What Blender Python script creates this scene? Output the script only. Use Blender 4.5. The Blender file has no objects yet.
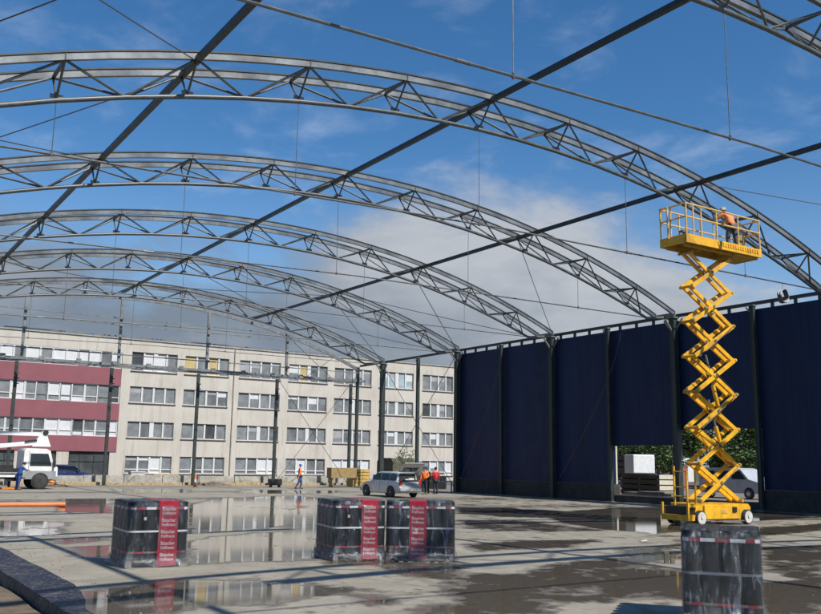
import bpy, bmesh, math, random
from mathutils import Vector, Matrix, noise
random.seed(7)
R = math.radians
K = 1.25            # survey units -> metres (structure is laid out in survey units)
scene = bpy.context.scene
col = scene.collection

# ------------------------------------------------------------------ camera
cam_d = bpy.data.cameras.new("camera"); cam = bpy.data.objects.new("camera", cam_d)
col.objects.link(cam); scene.camera = cam
cam_d.sensor_width = 36.0; cam_d.lens = 900.3 / 821 * 36
cam_d.clip_start = 0.1; cam_d.clip_end = 4000
PIT, ROLL, YAW = 0.171, 0.016, 0.576
Fv = Vector((math.sin(YAW)*math.cos(PIT), math.cos(YAW)*math.cos(PIT), math.sin(PIT)))
Rv = Vector((math.cos(YAW), -math.sin(YAW), 0)); Uv = Rv.cross(Fv)
r_ = Rv*math.cos(ROLL) + Uv*math.sin(ROLL); u_ = -Rv*math.sin(ROLL) + Uv*math.cos(ROLL)
cam.matrix_world = Matrix(((r_.x, u_.x, -Fv.x, 0), (r_.y, u_.y, -Fv.y, 0), (r_.z, u_.z, -Fv.z, 1.6*K), (0, 0, 0, 1)))

# ------------------------------------------------------------------ sun, sky, exposure
SUN = Vector((0.22, -.883, 1.0)).normalized()
el = math.asin(SUN.z); az = math.atan2(SUN.x, SUN.y)
sd = bpy.data.lights.new("sun", 'SUN'); sd.energy = 4.8; sd.angle = R(0.5); sd.color = (1.0, 0.955, 0.88)
so = bpy.data.objects.new("sun", sd); col.objects.link(so)
so.rotation_euler = (-SUN).to_track_quat('-Z', 'Y').to_euler(); so.location = (0, 0, 60)
scene.view_settings.view_transform = 'Standard'; scene.view_settings.look = 'None'
scene.view_settings.gamma = 1; scene.view_settings.use_curve_mapping = False
scene.view_settings.exposure = 0.15
world = bpy.data.worlds.new("World"); scene.world = world; world.use_nodes = True
nt = world.node_tree; nt.nodes.clear()
class G:
    """tiny node helper"""
    def __init__(s, nt): s.nt = nt
    def n(s, t, **kw):
        nd = s.nt.nodes.new(t)
        for k, v in kw.items():
            if k.startswith('i_'):
                key = k[2:]; key = int(key) if key.isdigit() else key.replace('_', ' ')
                s.put(nd.inputs[key], v)
            else: setattr(nd, k, v)
        return nd
    def put(s, inp, v):
        if isinstance(v, bpy.types.NodeSocket): s.nt.links.new(v, inp)
        elif isinstance(v, bpy.types.Node): s.nt.links.new(v.outputs[0], inp)
        else: inp.default_value = v
    def m(s, op, a, b=None, c=None, clamp=False):
        nd = s.nt.nodes.new('ShaderNodeMath'); nd.operation = op; nd.use_clamp = clamp
        s.put(nd.inputs[0], a)
        if b is not None: s.put(nd.inputs[1], b)
        if c is not None: s.put(nd.inputs[2], c)
        return nd.outputs[0]
    def rng(s, v, a, b, c=0.0, d=1.0, smooth=True):
        nd = s.nt.nodes.new('ShaderNodeMapRange'); nd.clamp = True
        if smooth: nd.interpolation_type = 'SMOOTHSTEP'
        s.put(nd.inputs[0], v)
        for i, x in enumerate((a, b, c, d)): s.put(nd.inputs[i+1], x)
        return nd.outputs[0]
    def mix(s, f, a, b):
        nd = s.nt.nodes.new('ShaderNodeMix'); nd.data_type = 'RGBA'
        s.put(nd.inputs[0], f); s.put(nd.inputs[6], a if not isinstance(a, tuple) else (*a, 1)[:4]); s.put(nd.inputs[7], b if not isinstance(b, tuple) else (*b, 1)[:4])
        return nd.outputs[2]
    def noise(s, vec, scale, detail=6, rough=.55, dist=0.0):
        nd = s.nt.nodes.new('ShaderNodeTexNoise')
        if vec is not None: s.put(nd.inputs['Vector'], vec)
        nd.inputs['Scale'].default_value = scale; nd.inputs['Detail'].default_value = detail
        nd.inputs['Roughness'].default_value = rough; nd.inputs['Distortion'].default_value = dist
        return nd.outputs[0]
g = G(nt)
sky = g.n('ShaderNodeTexSky'); sky.sky_type = 'NISHITA'; sky.sun_disc = False
sky.sun_elevation = el; sky.sun_rotation = az; sky.altitude = 300; sky.air_density = 1.0; sky.dust_density = 0.25; sky.ozone_density = 3.0
hs = g.n('ShaderNodeHueSaturation'); hs.inputs['Saturation'].default_value = 1.27; g.put(hs.inputs['Color'], sky.outputs[0])
bg1 = g.n('ShaderNodeBackground'); g.put(bg1.inputs[0], hs.outputs[0]); bg1.inputs[1].default_value = 0.112
tc = g.n('ShaderNodeTexCoord'); dirv = tc.outputs['Generated']
sep = g.n('ShaderNodeSeparateXYZ'); g.put(sep.inputs[0], dirv)
mp = g.n('ShaderNodeMapping'); g.put(mp.inputs[0], dirv); mp.inputs['Scale'].default_value = (1, 1, 2.2)
n1 = g.noise(mp.outputs[0], 3.2, 9, .58, .25)
n2 = g.noise(mp.outputs[0], 7.5, 8, .6, .3)
n3 = g.noise(mp.outputs[0], 1.6, 4, .5)
# azimuth east of the hall axis: x of the horizontal direction
azx = g.m('DIVIDE', sep.outputs[0], g.m('SQRT', g.m('ADD', g.m('MULTIPLY', sep.outputs[0], sep.outputs[0]), g.m('MULTIPLY', sep.outputs[1], sep.outputs[1]))))
edge = g.m('ADD', sep.outputs[2], g.m('MULTIPLY', g.m('ADD', g.m('SUBTRACT', n1, .5), g.m('MULTIPLY', g.m('SUBTRACT', n2, .5), .35)), -.32))
# the bank's top drops away toward the east of the view
topz = g.m('ADD', g.rng(azx, .44, .56, .21, .262), g.rng(azx, .66, .92, 0, -.15))
bank = g.rng(g.m('SUBTRACT', edge, topz), .05, -.045)
wisp = g.m('MULTIPLY', g.rng(n2, .47, .8), g.rng(sep.outputs[2], .8, .12, .10, .45))
haze = g.rng(sep.outputs[2], .36, .0, 0, .6)
lum = g.m('ADD', g.m('MULTIPLY', g.rng(azx, .38, .60), g.rng(sep.outputs[2], .03, .24, .2, .85)), g.m('ADD', g.m('MULTIPLY', g.m('SUBTRACT', n1, .5), 2.0), g.m('MULTIPLY', g.m('SUBTRACT', n2, .5), 1.2)), clamp=True)
ccol = g.mix(lum, (.18, .215, .265), (.47, .49, .52))
bgc = g.n('ShaderNodeBackground'); g.put(bgc.inputs[0], ccol); bgc.inputs[1].default_value = 1.0
bgw = g.n('ShaderNodeBackground'); bgw.inputs[0].default_value = (.52, .62, .78, 1); bgw.inputs[1].default_value = 1.0
mxw = g.n('ShaderNodeMixShader'); g.put(mxw.inputs[0], g.m('MAXIMUM', wisp, g.m('MULTIPLY', haze, .55))); g.put(mxw.inputs[1], bg1); g.put(mxw.inputs[2], bgw)
mx = g.n('ShaderNodeMixShader'); g.put(mx.inputs[0], g.m('MULTIPLY', bank, .93)); g.put(mx.inputs[1], mxw); g.put(mx.inputs[2], bgc)
wo = g.n('ShaderNodeOutputWorld'); g.put(wo.inputs[0], mx)

# ------------------------------------------------------------------ materials
M = {}
def mat(name, colr, rough=.6, metal=0.0, var=.15, nscale=6.0, bump=0.0, bscale=30.0, dirt=None, dirtamt=0.0, spec=.5, extra=None):
    m = bpy.data.materials.new(name); m.use_nodes = True
    t = m.node_tree; b = t.nodes['Principled BSDF']; q = G(t)
    tcn = q.n('ShaderNodeTexCoord'); v = tcn.outputs['Object']
    nz = q.noise(v, nscale, 6, .6)
    c1 = tuple(max(0, c*(1-var)) for c in colr); c2 = tuple(min(1, c*(1+var)) for c in colr)
    c = q.mix(q.rng(nz, .3, .7), c1, c2)
    if dirt is not None:
        nd = q.noise(v, nscale*.45, 8, .7, .6)
        c = q.mix(q.m('MULTIPLY', q.rng(nd, .45, .7), dirtamt), c, dirt)
    q.put(b.inputs['Base Color'], c)
    b.inputs['Metallic'].default_value = metal
    q.put(b.inputs['Roughness'], q.rng(nz, .2, .8, max(.02, rough-.08), min(1, rough+.08)))
    b.inputs['Specular IOR Level'].default_value = spec
    if bump:
        bn = q.n('ShaderNodeBump'); bn.inputs['Strength'].default_value = bump; bn.inputs['Distance'].default_value = .02
        q.put(bn.inputs['Height'], q.noise(v, bscale, 5, .6)); q.put(b.inputs['Normal'], bn)
    M[name] = m
    return m
mat('galvanised', (.22, .235, .24), .45, .4, .2, 3, dirt=(.11, .11, .10), dirtamt=.4)
mat('chord_face', (.19, .205, .21), .42, .4, .3, 1.0, dirt=(.055, .058, .055), dirtamt=.6)
mat('dark_steel', (.04, .047, .047), .45, .2, .2, 2, dirt=(.07, .075, .072), dirtamt=.3)
mat('mid_steel', (.105, .117, .12), .45, .3, .2, 4, dirt=(.2, .19, .17), dirtamt=.3)
mat('column_steel', (.03, .042, .038), .5, .1, .25, 3, dirt=(.06, .062, .052), dirtamt=.4)
mat('cable_steel', (.12, .12, .12), .4, .5, .1)
mat('navy_cladding', (.006, .013, .055), .5, .0, .15, 1.2, dirt=(.012, .016, .04), dirtamt=.25, spec=.3)
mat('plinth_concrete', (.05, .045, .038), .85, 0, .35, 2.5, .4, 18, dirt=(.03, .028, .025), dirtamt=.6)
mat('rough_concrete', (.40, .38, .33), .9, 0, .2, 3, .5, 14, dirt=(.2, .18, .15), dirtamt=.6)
mat('plank_wood', (.42, .31, .17), .8, 0, .25, 5, .3, 40, dirt=(.2, .15, .1), dirtamt=.4)
mat('pallet_wood', (.17, .145, .115), .85, 0, .25, 8, .3, 40, dirt=(.1, .09, .08), dirtamt=.5)
mat('yellow_wood', (.55, .36, .10), .7, 0, .2, 6, dirt=(.4, .25, .08), dirtamt=.3)
mat('brown_board', (.30, .21, .09), .75, 0, .15, 6, dirt=(.2, .14, .07), dirtamt=.3)
mat('red_render', (.25, .088, .105), .85, 0, .1, .6, dirt=(.24, .08, .09), dirtamt=.5)
mat('window_white', (.62, .62, .60), .5, 0, .05)
mat('blind_white', (.60, .61, .61), .6, 0, .06, 2)
mat('blind_grey', (.33, .33, .33), .6, 0, .1, 2)
mat('blind_yellow', (.48, .38, .17), .7, 0, .1, 2)
mat('curtain_grey', (.20, .215, .22), .35, 0, .2, 1.5)
mat('glass_dark', (.07, .078, .08), .08, 0, .3, .8)
mat('glass_mid', (.15, .16, .165), .12, 0, .3, .8)
mat('glass_pale', (.34, .42, .44), .15, 0, .2, .8)
mat('roof_felt', (.16, .13, .11), .9, 0, .2)
mat('sill_metal', (.22, .17, .14), .6, .1, .1)
mat('soil', (.13, .095, .06), .95, 0, .35, 3, .9, 12, dirt=(.2, .17, .12), dirtamt=.5)
mat('grass_ground', (.06, .075, .03), .95, 0, .4, .3, .5, 4, dirt=(.15, .12, .08), dirtamt=.5)
mat('asphalt', (.11, .105, .10), .9, 0, .25, .8, .3, 40)
mat('lift_yellow', (.78, .42, .02), .4, 0, .14, 3, dirt=(.24, .14, .05), dirtamt=.5)
mat('lift_deck', (.42, .27, .05), .6, 0, .2, 4, dirt=(.15, .11, .06), dirtamt=.6)
mat('rail_cream', (.72, .47, .14), .5, 0, .12, 6, dirt=(.4, .25, .12), dirtamt=.4)
mat('rim_white', (.60, .60, .57), .5, 0, .12, 6, dirt=(.3, .27, .22), dirtamt=.5)
mat('rubber', (.03, .03, .03), .8, 0, .3, 8, dirt=(.1, .09, .07), dirtamt=.4)
mat('black_plastic', (.02, .02, .022), .5, 0, .3)
mat('grey_plastic', (.11, .115, .12), .6, 0, .2)
mat('car_silver', (.56, .58, .58), .28, .35, .06, 2)
mat('van_white', (.42, .44, .46), .3, 0, .05, 2)
mat('car_blue', (.03, .045, .14), .25, .2, .1, 2)
mat('car_glass', (.03, .04, .045), .05, 0, .2, 1)
mat('tail_red', (.45, .02, .015), .25, 0, .1)
mat('lamp_clear', (.7, .7, .68), .15, 0, .05)
mat('interior_dark', (.018, .018, .02), .8, 0, .2)
mat('tarp_green', (.09, .085, .055), .8, 0, .25, 2, dirt=(.16, .14, .09), dirtamt=.5)
mat('truck_white', (.74, .75, .74), .4, 0, .05, 2, dirt=(.4, .38, .33), dirtamt=.25)
mat('truck_grey', (.27, .28, .28), .5, 0, .1, 2)
mat('orange_paint', (.75, .22, .03), .5, 0, .1)
mat('orange_pipe', (.72, .20, .05), .4, 0, .08, 3, dirt=(.5, .25, .15), dirtamt=.2)
mat('blue_paint', (.03, .09, .33), .5, 0, .15)
mat('skin', (.48, .28, .19), .55, 0, .08)
mat('hair', (.025, .02, .017), .8, 0, .2)
mat('hivis_orange', (.85, .17, .02), .65, 0, .1, 8, .2, 30)
mat('shirt_orange', (.80, .26, .09), .7, 0, .1, 8, .2, 30)
mat('jacket_red', (.55, .025, .03), .7, 0, .1, 8, .2, 30)
mat('cloth_dark', (.03, .035, .045), .85, 0, .2, 8, .2, 30)
mat('cloth_grey', (.085, .09, .10), .85, 0, .2, 8, .2, 30)
mat('cloth_blue', (.035, .07, .22), .85, 0, .15, 8, .2, 30)
mat('helmet_white', (.62, .58, .48), .4, 0, .05)
mat('cap_blue', (.04, .07, .3), .7, 0, .1)
mat('cap_grey', (.35, .4, .38), .7, 0, .1)
mat('boot', (.03, .025, .02), .7, 0, .2)
mat('felt_black', (.010, .011, .012), .4, 0, .5, 14, .35, 60, dirt=(.03, .032, .034), dirtamt=.5, spec=.35)
mat('felt_core', (.16, .13, .1), .9, 0, .3)
mat('band_red', (.30, .009, .025), .4, 0, .15, 10)
mat('band_white', (.62, .64, .65), .45, 0, .15, 20)
mat('strap_shaded', (.16, .18, .21), .5, 0, .15, 20)  # white strap darkened: shade on the near pallet put into its colour
mat('print_white', (.52, .42, .44), .5, 0, .05)
mat('leaf', (.05, .09, .02), .6, 0, .45, 1.2)
mat('leaf_light', (.10, .15, .035), .6, 0, .35, 1.2)
mat('bark', (.09, .07, .05), .9, 0, .3, 8)
mat('brick_red', (.28, .10, .07), .85, 0, .2, 4)
mat('house_white', (.6, .6, .57), .8, 0, .08, 2)
mat('panel_cream', (.62, .58, .46), .6, 0, .1, 6)
mat('panel_dark', (.035, .035, .035), .6, 0, .3, 6)
mat('wrap_white', (.75, .77, .78), .35, 0, .1, 10, .6, 10)
mat('gravel', (.2, .17, .14), .95, 0, .3, 8, .8, 25)

def facade_mat():
    m = bpy.data.materials.new('beige_render'); m.use_nodes = True; t = m.node_tree; b = t.nodes['Principled BSDF']; q = G(t)
    v = q.n('ShaderNodeTexCoord').outputs['Object']
    base = q.mix(q.rng(q.noise(v, .35, 6, .6), .3, .7), (.48, .445, .385), (.56, .525, .46))
    mpn = q.n('ShaderNodeMapping'); q.put(mpn.inputs[0], v); mpn.inputs['Scale'].default_value = (1.3, 1, .12)
    streak = q.noise(mpn.outputs[0], 1.6, 8, .7, .3)
    c = q.mix(q.m('MULTIPLY', q.rng(streak, .48, .74), .6), base, (.30, .25, .20))
    c = q.mix(q.m('MULTIPLY', q.rng(q.noise(v, 9, 5, .7), .5, .8), .25), c, (.36, .32, .27))
    q.put(b.inputs['Base Color'], c); b.inputs['Roughness'].default_value = .9
    bn = q.n('ShaderNodeBump'); bn.inputs['Strength'].default_value = .3; bn.inputs['Distance'].default_value = .02
    q.put(bn.inputs['Height'], q.noise(v, 20, 5)); q.put(b.inputs['Normal'], bn)
    M['beige_render'] = m
facade_mat()
def cladding_mat():
    m = M['navy_cladding']; t = m.node_tree; b = t.nodes['Principled BSDF']; q = G(t)
    v = q.n('ShaderNodeTexCoord').outputs['Object']
    mpn = q.n('ShaderNodeMapping'); q.put(mpn.inputs[0], v); mpn.inputs['Scale'].default_value = (1, 1, .18)
    st = q.noise(mpn.outputs[0], 1.1, 8, .7, .4)
    pan = q.n('ShaderNodeTexWhiteNoise'); sp = q.n('ShaderNodeSeparateXYZ'); q.put(sp.inputs[0], v)
    pan.noise_dimensions = '1D'; q.put(pan.inputs['W'], q.m('FLOOR', q.m('MULTIPLY', sp.outputs[1], .8)))
    k = q.m('ADD', q.m('MULTIPLY', q.rng(st, .35, .7), .5), q.m('MULTIPLY', pan.outputs[0], .35))
    c = q.mix(k, (.003, .012, .045), (.008, .026, .088))
    c = q.mix(q.m('MULTIPLY', q.rng(q.noise(v, .7, 9, .75, .5), .56, .74), .4), c, (.035, .037, .05))
    q.put(b.inputs['Base Color'], c)
    rib = q.m('PINGPONG', q.m('MULTIPLY', sp.outputs[1], 1.0), .17)
    bn = q.n('ShaderNodeBump'); bn.inputs['Strength'].default_value = .16; bn.inputs['Distance'].default_value = .03
    q.put(bn.inputs['Height'], q.m('ADD', q.rng(rib, .05, .09), q.m('MULTIPLY', q.noise(v, .9, 3), 1.6))); q.put(b.inputs['Normal'], bn)
cladding_mat()
def slab_mat():
    """concrete slab: dry pale concrete, damp brown concrete, standing water; 'wet' is a per-vertex depth map of the puddles"""
    m = bpy.data.materials.new('wet_concrete'); m.use_nodes = True; t = m.node_tree; b = t.nodes['Principled BSDF']; q = G(t)
    v = q.n('ShaderNodeTexCoord').outputs['Object']
    at = q.n('ShaderNodeAttribute'); at.attribute_name = 'wet'
    big = q.noise(v, .23, 7, .62, .6); mid = q.noise(v, 1.1, 7, .62, .4); fine = q.noise(v, 7, 6, .65); small = q.noise(v, 3.2, 6, .6)
    w = q.m('ADD', at.outputs['Fac'], q.m('ADD', q.m('MULTIPLY', q.m('SUBTRACT', big, .5), 1.7), q.m('ADD', q.m('MULTIPLY', q.m('SUBTRACT', mid, .5), 1.9), q.m('MULTIPLY', q.m('SUBTRACT', small, .5), 1.1))))
    water = q.rng(w, .02, .10)
    damp = q.rng(w, -.42, -.02)
    dry = q.mix(q.rng(mid, .3, .7), (.265, .24, .19), (.35, .32, .255))
    dry = q.mix(q.m('MULTIPLY', q.rng(fine, .45, .75), .4), dry, (.20, .175, .135))
    stain = q.rng(q.noise(v, .8, 8, .7, 1.2), .5, .66)
    dry = q.mix(q.m('MULTIPLY', stain, .4), dry, (.17, .15, .12))
    dmp = q.mix(q.rng(fine, .3, .7), (.105, .085, .058), (.15, .125, .088))
    c = q.mix(damp, dry, dmp)
    c = q.mix(q.m('MULTIPLY', water, .45), c, (.085, .073, .055))
    sp = q.n('ShaderNodeSeparateXYZ'); q.put(sp.inputs[0], v)
    wob = q.m('ADD', sp.outputs[0], q.m('MULTIPLY', q.noise(v, .12, 2), 5.0))
    tr = q.m('MULTIPLY', q.rng(q.m('ABSOLUTE', q.m('SUBTRACT', q.m('PINGPONG', wob, 1.9), .8)), .14, .06), q.rng(q.noise(v, .35, 5, .7), .5, .62))
    c = q.mix(q.m('MULTIPLY', tr, .35), c, (.11, .095, .07))
    q.put(b.inputs['Base Color'], c)
    rough = q.m('MULTIPLY', q.rng(damp, 0, 1, .85, .33, False), q.rng(water, 0, 1, 1, .0, False))
    rough = q.m('ADD', rough, q.m('MULTIPLY', water, .05))
    q.put(b.inputs['Roughness'], rough)
    b.inputs['IOR'].default_value = 1.36
    q.put(b.inputs['Specular IOR Level'], q.rng(damp, 0, 1, .35, .62, False))
    bn = q.n('ShaderNodeBump'); bn.inputs['Distance'].default_value = .01
    q.put(bn.inputs['Strength'], q.rng(water, 0, 1, .5, 0.0, False))
    q.put(bn.inputs['Height'], q.m('ADD', fine, q.noise(v, 30, 4)))
    rip = q.n('ShaderNodeBump'); rip.inputs['Distance'].default_value = .01; rip.inputs['Strength'].default_value = .03
    q.put(rip.inputs['Height'], q.noise(v, 3.5, 3)); q.put(rip.inputs['Normal'], bn)
    q.put(b.inputs['Normal'], rip)
    M['wet_concrete'] = m
slab_mat()
def membrane_mat():
    m = bpy.data.materials.new('membrane'); m.use_nodes = True; t = m.node_tree; b = t.nodes['Principled BSDF']; q = G(t)
    v = q.n('ShaderNodeTexCoord').outputs['Object']
    c = q.mix(q.rng(q.noise(v, 5, 8, .75), .52, .72), (.008, .010, .022), (.05, .052, .06))
    c = q.mix(q.rng(q.noise(v, 9, 10, .9, 1), .53, .60), c, (.26, .22, .17))
    c = q.mix(q.m('MULTIPLY', q.rng(q.noise(v, 1.2, 6, .7, .5), .5, .7), .55), c, (.16, .145, .12))
    q.put(b.inputs['Base Color'], c); b.inputs['Roughness'].default_value = .55
    bn = q.n('ShaderNodeBump'); bn.inputs['Strength'].default_value = .6; bn.inputs['Distance'].default_value = .03
    q.put(bn.inputs['Height'], q.noise(v, 6, 6)); q.put(b.inputs['Normal'], bn)
    M['membrane'] = m
membrane_mat()
def film_mat():
    m = bpy.data.materials.new('stretch_film'); m.use_nodes = True; t = m.node_tree; q = G(t)
    t.nodes.remove(t.nodes['Principled BSDF']); out = t.nodes['Material Output']
    v = q.n('ShaderNodeTexCoord').outputs['Object']
    mpn = q.n('ShaderNodeMapping'); q.put(mpn.inputs[0], v); mpn.inputs['Scale'].default_value = (1, 1, .25)
    wr = q.noise(mpn.outputs[0], 9, 7, .7, 1.5)
    bn = q.n('ShaderNodeBump'); bn.inputs['Strength'].default_value = .9; bn.inputs['Distance'].default_value = .04
    q.put(bn.inputs['Height'], wr)
    gl = q.n('ShaderNodeBsdfGlossy'); gl.inputs['Roughness'].default_value = .12; gl.inputs[0].default_value = (.8, .85, .9, 1); q.put(gl.inputs['Normal'], bn)
    df = q.n('ShaderNodeBsdfDiffuse'); df.inputs[0].default_value = (.5, .53, .56, 1); q.put(df.inputs['Normal'], bn)
    tr = q.n('ShaderNodeBsdfTransparent')
    lw = q.n('ShaderNodeLayerWeight'); lw.inputs[0].default_value = .35; q.put(lw.inputs['Normal'], bn)
    a = q.n('ShaderNodeMixShader'); q.put(a.inputs[0], .18); q.put(a.inputs[1], gl); q.put(a.inputs[2], df)
    f = q.m('ADD', q.m('MULTIPLY', lw.outputs[0], .42), q.rng(wr, .52, .70, .05, .5))
    x = q.n('ShaderNodeMixShader'); q.put(x.inputs[0], f); q.put(x.inputs[1], tr); q.put(x.inputs[2], a)
    q.put(out.inputs[0], x); M['stretch_film'] = m
film_mat()

# ------------------------------------------------------------------ mesh helpers
def frame_of(d, up=Vector((0, 0, 1))):
    d = d.normalized()
    if abs(d.dot(up)) > .99: up = Vector((0, 1, 0))
    s = d.cross(up).normalized(); u = s.cross(d).normalized()
    return s, u
class MB:
    def __init__(s, k=1.0): s.v = []; s.f = []; s.mi = []; s.mats = []; s.k = k
    def mid(s, m):
        if m is None: return 0
        if m not in s.mats: s.mats.append(m)
        return s.mats.index(m)
    def add(s, vs, fs, m=None):
        o = len(s.v); s.v += [tuple(x) for x in vs]; i = s.mid(m)
        for f in fs: s.f.append(tuple(o+j for j in f)); s.mi.append(i)
        return s
    def box(s, x0, x1, y0, y1, z0, z1, m=None):
        vs = [(x, y, z) for x in (x0, x1) for y in (y0, y1) for z in (z0, z1)]
        return s.add(vs, [(0, 1, 3, 2), (4, 6, 7, 5), (0, 4, 5, 1), (2, 3, 7, 6), (0, 2, 6, 4), (1, 5, 7, 3)], m)
    def bar(s, a, b, w, h, m=None, up=Vector((0, 0, 1))):
        a = Vector(a); b = Vector(b); sd, u = frame_of(b-a, up)
        vs = []
        for p in (a, b):
            for i, j in ((-1, -1), (1, -1), (1, 1), (-1, 1)): vs.append(p + sd*(i*w/2) + u*(j*h/2))
        return s.add(vs, [(0, 1, 2, 3), (7, 6, 5, 4), (0, 4, 5, 1), (1, 5, 6, 2), (2, 6, 7, 3), (3, 7, 4, 0)], m)
    def tube(s, pts, r, n=8, m=None, caps=True):
        pts = [Vector(p) for p in pts]; rs = r if isinstance(r, (list, tuple)) else [r]*len(pts)
        vs = []; fs = []; prev = None
        for i, p in enumerate(pts):
            d = (pts[min(i+1, len(pts)-1)] - pts[max(i-1, 0)])
            if prev is None: sd, u = frame_of(d)
            else:
                d = d.normalized(); sd = (prev - d*prev.dot(d))
                if sd.length < 1e-6: sd, _ = frame_of(d)
                sd.normalize(); u = sd.cross(d).normalized()
            prev = sd
            for k in range(n):
                a = 2*math.pi*k/n; vs.append(p + (sd*math.cos(a) + u*math.sin(a))*rs[i])
        for i in range(len(pts)-1):
            for k in range(n):
                fs.append((i*n+k, i*n+(k+1) % n, (i+1)*n+(k+1) % n, (i+1)*n+k))
        if caps: fs.append(tuple(range(n))[::-1]); fs.append(tuple((len(pts)-1)*n+k for k in range(n)))
        return s.add(vs, fs, m)
    def prism(s, poly, axis, a, b, m=None, mcap=None):
        """poly in the two other axes, extruded along axis from a to b"""
        n = len(poly); vs = []
        for t in (a, b):
            for p in poly:
                q = list(p); q.insert('xyz'.index(axis), t); vs.append(q)
        s.add(vs, [(i, (i+1) % n, n+(i+1) % n, n+i) for i in range(n)], m)
        s.add(vs, [tuple(range(n))[::-1], tuple(range(n, 2*n))], mcap or m)
        return s
    def lathe(s, prof, c=(0, 0, 0), axis='z', n=20, m=None):
        vs = []; fs = []
        for r, z in prof:
            for k in range(n):
                a = 2*math.pi*k/n; x, y = r*math.cos(a), r*math.sin(a)
                p = {'z': (x, y, z), 'x': (z, x, y), 'y': (x, z, y)}[axis]
                vs.append((p[0]+c[0], p[1]+c[1], p[2]+c[2]))
        for i in range(len(prof)-1):
            for k in range(n): fs.append((i*n+k, i*n+(k+1) % n, (i+1)*n+(k+1) % n, (i+1)*n+k))
        fs.append(tuple(range(n))); fs.append(tuple((len(prof)-1)*n+k for k in range(n)))
        return s.add(vs, fs, m)
    def loft(s, rings, m=None, caps=True):
        n = len(rings[0]); vs = [p for r in rings for p in r]; fs = []
        for i in range(len(rings)-1):
            for k in range(n): fs.append((i*n+k, i*n+(k+1) % n, (i+1)*n+(k+1) % n, (i+1)*n+k))
        if caps: fs.append(tuple(range(n))[::-1]); fs.append(tuple((len(rings)-1)*n+k for k in range(n)))
        return s.add(vs, fs, m)
    def build(s, name, m, parent=None, smooth=False, bevel=0):
        me = bpy.data.meshes.new(name)
        me.from_pydata([(x*s.k, y*s.k, z*s.k) for x, y, z in s.v], [], s.f)
        ml = [M[m]] if not s.mats else [M[x] for x in s.mats]
        for x in ml: me.materials.append(x)
        if s.mats: me.polygons.foreach_set('material_index', s.mi)
        bm = bmesh.new(); bm.from_mesh(me); bmesh.ops.recalc_face_normals(bm, faces=bm.faces); bm.to_mesh(me); bm.free()
        if smooth:
            me.polygons.foreach_set('use_smooth', [True]*len(me.polygons))
            me.set_sharp_from_angle(angle=R(40))
        o = bpy.data.objects.new(name, me); col.objects.link(o)
        if parent: o.parent = parent
        if bevel:
            b = o.modifiers.new('bevel', 'BEVEL'); b.width = bevel; b.segments = 2; b.limit_method = 'ANGLE'; b.angle_limit = R(35)
        return o
def tag(o, label=None, cat=None, group=None, kind=None):
    if label: o['label'] = label
    if cat: o['category'] = cat
    if group: o['group'] = group
    if kind: o['kind'] = kind
    return o
def empty(name, loc, rz, label, cat, group=None):
    o = bpy.data.objects.new(name, None); col.objects.link(o); o.empty_display_size = .3
    o.location = [c*K for c in loc]; o.rotation_euler = (0, 0, rz)
    return tag(o, label, cat, group)
def copy_tree(o, parent=None):
    c = o.copy(); col.objects.link(c)
    if parent: c.parent = parent
    for ch in list(o.children): copy_tree(ch, c)
    return c

# ------------------------------------------------------------------ ground
XL, XW = 2.9, 30.5                 # slab edge and wall line (survey units)
YE = 54.9
g0 = MB(K); g0.box(-600, 900, -500, 900, -2.0, -.62); tag(g0.build('ground', 'grass_ground'), kind='structure')
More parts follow.
